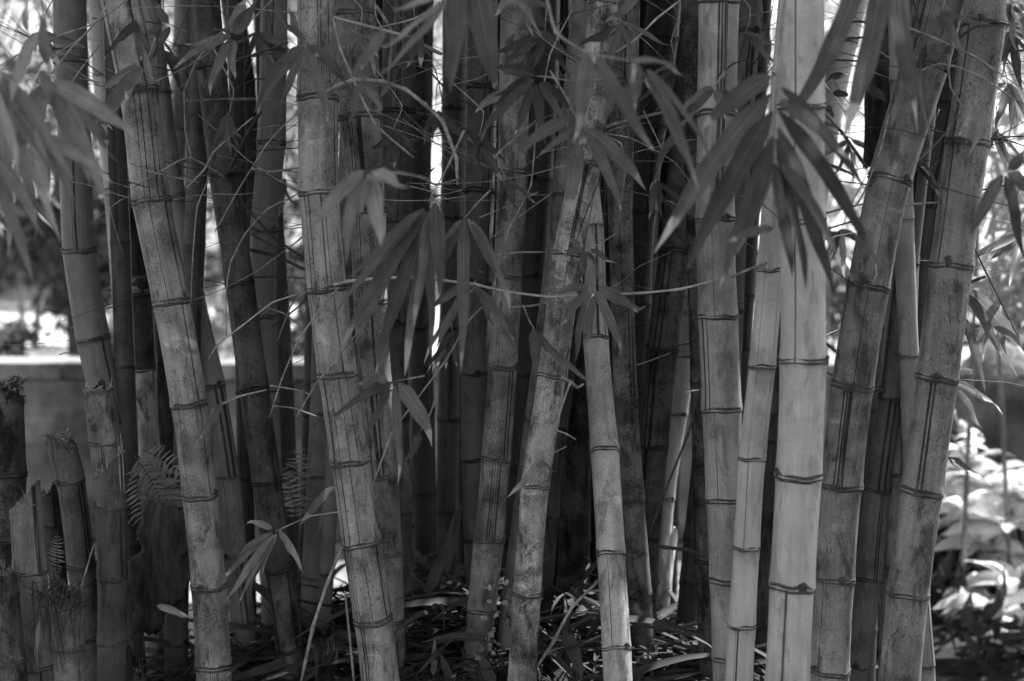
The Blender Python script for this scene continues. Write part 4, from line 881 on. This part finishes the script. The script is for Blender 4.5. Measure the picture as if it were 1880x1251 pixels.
spray('leaf spray with curled tips in front of the dark slim culm at upper left', 2.42, [(520,-20),(470,30),(428,62)],
  [((424,66),(332,86),18,-4),((422,68),(318,124),15,10),((424,72),(384,176),20,8),((428,74),(430,146),22,2),((420,62),(386,52),16,2),((430,60),(470,2),26,4),((424,60),(452,-10),22,0)], 'leaf', 1.6)
spray('small leaf spray left of the thick pale leaning culm near its top', 2.42, [(285,70),(275,100),(264,118)],
  [((258,122),(176,172),18,6),((258,126),(200,222),24,6),((260,128),(158,262),20,10),((256,124),(165,240),16,10),((262,126),(230,190),20,4)], 'leaf', 1.6)
spray('three short blurred leaves at the top between the leaning culms at left', 2.7, [(345,60),(325,52),(312,44)],
  [((310,44),(276,-8),16,-4),((300,46),(216,106),15,4),((312,50),(276,116),14,4)], 'leaf', 1.4)
spray('blurred narrow leaves high above the thick speckled pair', 2.0, [(690,10),(720,60),(712,150)],
  [((706,58),(660,130),26,4),((700,64),(640,150),18,4),((716,150),(690,200),14,2),((664,150),(645,232),18,4),((668,160),(700,210),14,-10)], 'leaf', 1.6)
spray('pale tipped curling leaf at the left side of the speckled centre culm', 2.4, [(960,200),(950,180),(942,172)],
  [((942,170),(872,208),18,18),((930,190),(880,262),12,12)], 'leaf_pale', 1.2)
spray('blurred leaf pair left of the foot of the bright speckled culm', 2.7, [(640,870),(628,882),(616,892)],
  [((614,894),(552,966),18,8),((616,898),(580,990),14,4)], 'leaf', 1.4)
spray('thin leaf hanging at the left of the thick pale leaning culm foot', 2.45, [(440,726),(420,732),(404,742)], [((404,742),(366,806),14,-4),((408,740),(392,770),7,-2)], 'leaf', 1)
spray('dark leaf tuft at top between the speckled and slanting centre culms', 2.2, [(930,-60),(950,-20),(960,0)],
  [((955,-10),(905,30),22,4),((960,-5),(1000,52),26,-4),((958,0),(1010,20),20,-4),((1175,-20),(1110,44),22,-8),((965,0),(975,70),18,2)], 'leaf', 2)
spray('dark leaf clump at the top right corner', 2.3, [(1890,-60),(1872,-20),(1858,10)],
  [((1856,8),(1846,60),22,2),((1860,10),(1888,90),22,-3),((1862,6),(1895,40),20,-3),((1850,6),(1868,110),18,2)], 'leaf_dark', 1.6)
spray('pale withered curled leaves on the far right thick culm', 2.36, [(1740,100),(1745,160),(1760,185),(1780,215)],
  [((1790,208),(1762,250),10,6),((1798,212),(1782,286),12,-6),((1782,200),(1802,210),8,-3)], 'leaf_pale', 1.2)
spray('narrow leaves crossing behind the thickest pale culm at right', 2.8, [(1520,100),(1530,120),(1538,140)],
  [((1518,150),(1556,140),24,-4),((1592,160),(1632,186),18,0),((1530,170),(1560,176),14,0),((1516,300),(1600,345),10,-4)], 'leaf_dark', 1.4)
# extra sprays inside the clump: thinner, deeper, filling the upper part
for i, (x, y, D, n_, ln, sp_, lab) in enumerate([
    (300, 90, 3.05, 5, 90, 1.2, 'blurred deep leaf spray at upper left behind the thick leaning culm'), (520, 330, 3.2, 5, 95, 1.1, 'blurred deep leaf spray left of the bright culm'),
    (800, 200, 3.0, 4, 90, .9, 'deep leaf spray in the bright gap at top centre'), (720, 240, 2.6, 4, 80, 1.0, 'leaf spray across the thin lined dark culm'),
    (1000, 60, 2.6, 6, 100, 1.2, 'dark spray between the two speckled centre culms at the top'), (1240, 120, 2.6, 5, 95, 1.2, 'leaf spray in front of the darkest leaning culm'),
    (1560, 250, 3.1, 6, 90, 1.2, 'deep leaf spray behind the forked leaning culm'), (1545, 420, 3.2, 5, 90, 1.2, 'deep leaf spray beside the thickest pale culm'),
    (1850, 150, 2.8, 7, 120, 1.3, 'leaf spray against the bright thicket at the right edge'), (1830, 240, 3.0, 6, 110, 1.3, 'deeper leaf spray against the bright thicket at right'),
    (1400, 40, 3.0, 5, 90, 1.1, 'deep leaf spray at the top behind the slim pale culm'), (640, 620, 2.9, 4, 80, 1.0, 'deep leaves behind the bright culm half way down'),
    (560, 250, 2.9, 4, 70, 1.1, 'deep leaf spray crossed by thin twigs at left'), (70, 60, 2.6, 6, 80, 1.6, 'blurred leaf tangle at the upper left corner'),
    (150, 200, 2.8, 5, 80, 1.4, 'blurred leaves around the smooth far left culm'), (1880, 420, 2.8, 5, 110, 1.2, 'hanging leaf spray at the right edge half way up'),
    (250, 40, 2.5, 5, 85, 1.3, 'leaf spray crossing the top of the thick pale leaning culm'), (420, 210, 2.55, 4, 75, 1.0, 'leaf spray across the dark leaning culm at upper left'), (470, 60, 2.9, 5, 85, 1.2, 'leaf spray at the top between the dark leaning and the plain grey culm'),
    (660, 60, 2.45, 5, 90, 1.1, 'leaf spray over the top of the speckled pair'), (770, 60, 2.7, 5, 90, 1.2, 'leaf spray over the top of the thin lined dark culm'), (880, 250, 2.6, 4, 85, 1.1, 'leaf spray in front of the long lined dark culm at centre'),
    (930, 330, 2.5, 4, 75, 1.0, 'small leaf spray on the speckled centre culm'), (1140, 40, 2.5, 5, 90, 1.2, 'leaf spray at the top right of the slanting culm'), (1200, 330, 2.6, 4, 85, 1.0, 'leaf spray in front of the darkest culm half way up'),
    (1370, 60, 2.6, 5, 90, 1.3, 'leaf spray at the top between the striped and the thickest pale culm'), (1690, 300, 2.7, 5, 80, 1.2, 'leaf spray in the gap between the two thick right culms'), (830, 610, 2.55, 5, 80, .9, 'narrow leaves hanging low at centre under the long bare twig'),
    (1730, 20, 2.4, 5, 85, 1.3, 'leaf spray at the top between the two thick right culms'), (1860, 60, 2.6, 6, 110, 1.3, 'leaf spray at the top right edge against the bright sky'), (1835, 560, 2.9, 5, 95, 1.1, 'blurred leaf spray right of the far right culm, lower half')]):
    lv = []
    for k_ in range(n_):
        a = rl.uniform(-sp_, sp_); l_ = ln * rl.uniform(.65, 1.2)
        lv.append(((x + rl.uniform(-5, 5), y + rl.uniform(-3, 8)), (x + math.sin(a) * l_, y + math.cos(a) * l_), rl.uniform(9, 18)))
    spray(lab, D, [(x + rl.uniform(-60, 60), y - rl.uniform(80, 130)), (x + rl.uniform(-20, 20), y - 45), (x, y)], lv, rl.choice(['leaf', 'leaf_dark', 'leaf']), 1.4)

# ------------------------------------------------------------------ the floor of the clump
def litter(n, seed, mat, sx, sy, cx_, cy_, lift=.05, lmin=.08, lmax=.24):
    r = random.Random(seed); mb = MB()
    for _ in range(n):
        x = cx_ + max(-.75, min(.75, r.gauss(0, sx))); y = cy_ + r.gauss(0, sy); L = r.uniform(lmin, lmax); a = r.uniform(0, 6.283)
        b_ = Vector((x, y, ground(x, y) + r.uniform(0, lift))); d = Vector((math.cos(a), math.sin(a), r.uniform(-.2, .2))).normalized() * L
        nr = (Vector((r.uniform(-.6, .6), r.uniform(-.6, .6), 1))).normalized()
        v, f, u = blade(b_, b_ + d, L * r.choice([.025, .04, .08, .12]), L * r.uniform(-.05, .12), nr, 5, None, r.uniform(.1, .5), r.uniform(0, .02)); mb.add(v, f, u)
    for _ in range(n // 12):                  # long papery straps lying among them
        x = cx_ + max(-.75, min(.75, r.gauss(0, sx))); y = cy_ + r.gauss(0, sy); L = r.uniform(.16, .34); a = r.uniform(0, 6.283)
        b_ = Vector((x, y, ground(x, y) + r.uniform(.01, lift + .03))); d = Vector((math.cos(a), math.sin(a), r.uniform(-.25, .35))).normalized() * L
        nr = (Vector((r.uniform(-.9, .9), r.uniform(-.9, .9), 1))).normalized()
        v, f, u = blade(b_, b_ + d, L * r.uniform(.025, .09), L * r.uniform(-.12, .16), nr, 8, None, r.uniform(.2, .9), r.uniform(0, .04)); mb.add(v, f, u)
    return mb
tag(litter(5200, 3, None, .38, .2, -.02, 2.85, .035, .03, .16).build('leaf_litter', M['leaf_dry']), 'dry bamboo leaves heaped on the ground between the culms', 'leaf litter', None, 'stuff')
# a few larger dry leaves one can tell apart
def dry(label, base, tip, wd, D, dD, bow, mat='leaf_dry'):
    t = thing('dry_leaf', at(*base, D), label, 'dry leaf'); leaf_px(t, base, tip, wd, D, dD, bow, mat, rl.uniform(-.3, .3)).name = 'blade'
dry('long dry strap leaf leaning against the dark culm foot, centre left', (780, 1098), (838, 935), 22, 2.95, .05, 8)
dry('second dry strap leaf leaning beside the first at the dark culm foot', (800, 1100), (848, 920), 16, 3.0, .05, 10)
dry('upright pale sunlit scrap of leaf on the litter at bottom centre left', (795, 1240), (797, 1172), 12, 2.62, 0, 2, 'leaf_pale')
dry('dark strap leaf standing at the bottom edge, centre left', (830, 1262), (806, 1195), 16, 2.6, 0, 2)
dry('wide flat dry leaf lying at the bottom edge right of the slanting culm', (1060, 1255), (992, 1178), 50, 2.62, .2, 4)
dry('dry leaf sloping beside the foot of the pale centre right culm', (1038, 1160), (1068, 1250), 26, 2.6, -.05, -6)
dry('dry leaf at the foot of the speckled centre culm', (905, 1260), (876, 1196), 24, 2.6, .05, 4)
dry('pale dry strip hanging beside the split stub, lower left', (72, 1140), (66, 1228), 9, 2.4, 0, 2, 'leaf_pale')
dry('pale pointed dry leaf lying at the edge of the broad brown sheath', (288, 1112), (352, 1136), 14, 2.5, 0, -4, 'leaf_pale')
# broad fallen sheath at the lower left
V, F, U = [], [], []
A0, A1 = at(318, 930, 2.78), at(268, 1160, 2.8); ax = A1 - A0; sdv = Vector((.95, -.2, -.2)).normalized()
for j in range(19):
    t = j / 18; wv = (.062 + .012 * math.sin(t * 13) + .008 * math.sin(t * 29)) * math.sin(math.pi * min(1, .2 + t * .75)) ** .6
    for i in range(13):
        u = i / 12 * 2 - 1
        V.append(tuple(A0.lerp(A1, t) + sdv * (wv * u) + Vector((0, -1, .2)) * (.028 * (1 - u * u)) + Vector((0, 0, .004 * math.sin(11 * u + 5 * t))))); U.append((i / 12, t))
F = [(j * 13 + i, j * 13 + i + 1, j * 13 + i + 14, j * 13 + i + 13) for j in range(18) for i in range(12)]
M['sheath_brown'] = simple('dry_sheath_skin', .075, .5, 40, .8, .6, (2, 2, .4))
o = mesh_obj('fallen_sheath', V, F, M['sheath_brown'], None, True, U, None, tuple(A0)); md = o.modifiers.new('thick', 'SOLIDIFY'); md.thickness = .002
tag(o, 'broad brown dry sheath leaning between the stubs and the thick pale culm', 'bamboo sheath')
V, F = [], []
c0 = at(494, 1215, 2.95)
for j in range(9):
    for i in range(9):
        u, v_ = i / 8 * 2 - 1, j / 8
        wv = .035 * math.sin(math.pi * min(.98, .2 + v_ * .8)); V.append((c0.x + u * wv + (v_ - .5) * .03, c0.y - .02 * (1 - u * u), c0.z - .05 + v_ * .11))
F = [(j * 9 + i, j * 9 + i + 1, j * 9 + i + 10, j * 9 + i + 9) for j in range(8) for i in range(8)]
o = mesh_obj('fallen_sheath', V, F, M['sheath'], None, True, None, None, tuple(c0)); md = o.modifiers.new('thick', 'SOLIDIFY'); md.thickness = .002
tag(o, 'pale sunlit scrap of sheath at the foot of the dark leaning culm', 'bamboo sheath')
# dark fibres hanging from the low stub
mb = MB(); rf = random.Random(9); c0 = at(112, 1105, 2.36)
for _ in range(60):
    p0 = c0 + Vector((rf.uniform(-.035, .035), rf.uniform(-.03, .02), rf.uniform(-.01, .02))); p1 = p0 + Vector((rf.uniform(-.02, .03), rf.uniform(-.02, .01), rf.uniform(.005, .03)))
    p2 = p0 + Vector((rf.uniform(-.03, .02), rf.uniform(-.03, 0), rf.uniform(-.13, -.01))) if rf.random() < .5 else p1 + Vector((rf.uniform(-.03, .03), rf.uniform(-.03, .03), rf.uniform(-.01, .03)))
    v, f = tube([p0, p1, p2], [.0008, .0011, .0004], 4); mb.add(v, f)
mb.build('fibre_tuft', M['twig_dark'], CULM['S7']['root'], tuple(c0))

# ------------------------------------------------------------------ ferns
def fern(label, fronds, D, mat='fern'):
    bx_ = fronds[0][0]; t = thing('fern', at(bx_[0], bx_[1], D), label, 'fern')
    for base, tip, wd, bow, npin in fronds:
        mb = MB(); b_, e_ = at(*base, D), at(*tip, D - .04)
        dx, dy = tip[0] - base[0], tip[1] - base[1]; Lp = math.hypot(dx, dy)
        c_ = at((base[0] + tip[0]) / 2 - dy / Lp * bow, (base[1] + tip[1]) / 2 + dx / Lp * bow, D - .05)
        pts = [b_ * (1 - s) ** 2 + c_ * (2 * s * (1 - s)) + e_ * s * s for s in [i / 20 for i in range(21)]]
        v, f = tube(pts, [.0014 * (1 - i / 24) for i in range(21)], 5); st_ = mesh_obj('frond_stem', v, f, M['twig_dark'], t, True, None, None, tuple(b_))
        for i in range(npin):
            s = .12 + .86 * i / npin; p = b_ * (1 - s) ** 2 + c_ * (2 * s * (1 - s)) + e_ * s * s; d = ((c_ - b_) * (1 - s) + (e_ - c_) * s).normalized()
            wv = wd * D / FOC * math.sin(math.pi * min(1, .18 + s * .8)) ** .8 * rl.uniform(.7, 1.15)
            for sg in (-1, 1):
                sd = d.cross(Vector((0, -1, .1))).normalized() * sg; q = p + (sd + d * rl.uniform(.1, .6) + Vector((rl.uniform(-.15, .15), rl.uniform(-.6, .2), rl.uniform(-.4, .05)))).normalized() * wv
                vv, ff, uu = blade(p, q, wv * .17, wv * .08, Vector((rl.uniform(-.3, .3), -1, .2)).normalized(), 5, lambda t_: max(.05, 1 - t_ ** 2.2) if t_ > .08 else .6); mb.add(vv, ff, uu)
        mb.build('frond', M[mat], t, tuple(b_))
fern('dark fern hanging between the stubs and the thick pale culm', [((250, 832), (345, 1010), 52, -18, 17), ((246, 836), (300, 930), 38, -8, 12), ((262, 826), (345, 880), 36, -8, 10), ((300, 850), (330, 1010), 40, -12, 14), ((255, 850), (262, 960), 30, 10, 11), ((280, 870), (345, 960), 34, -10, 12), ((240, 930), (300, 1060), 30, -14, 12)], 2.85)
fern('fern with upright frond behind the dark leaning culm foot', [((548, 960), (552, 815), 36, -8, 15), ((545, 960), (520, 850), 28, 6, 11)], 2.95)
fern('tiny pale fern frond growing between two stubs at lower left', [((104, 1065), (106, 980), 20, 0, 13), ((102, 1068), (92, 1030), 12, 2, 9)], 2.5, 'leaf_pale')
# small leafy weed at the foot of the centre culm
t = thing('small_weed', at(900, 1150, 2.6), 'small weed with round leaves climbing at the foot of the speckled centre culm', 'weed')
v, f = tube(px([(888,1205),(900,1150),(905,1095),(918,1050)], 2.6), [.0014, .0012, .001, .0006], 5); mesh_obj('stem', v, f, M['twig_dark'], t)
for i in range(26):
    s = rl.random(); p = at(888 + 28 * s + rl.uniform(-16, 16), 1205 - 155 * s + rl.uniform(-10, 10), 2.6 + rl.uniform(-.03, .03))
    d = Vector((rl.uniform(-1, 1), rl.uniform(-1, .2), rl.uniform(-.4, .6))).normalized() * rl.uniform(.008, .016)
    vv, ff, uu = blade(p, p + d, d.length * .8, .002, Vector((rl.uniform(-.4, .4), -.8, .6)).normalized(), 5, ovate); lb = MB(); lb.add(vv, ff, uu); lb.build('leaf', M['fern'], t, tuple(p))
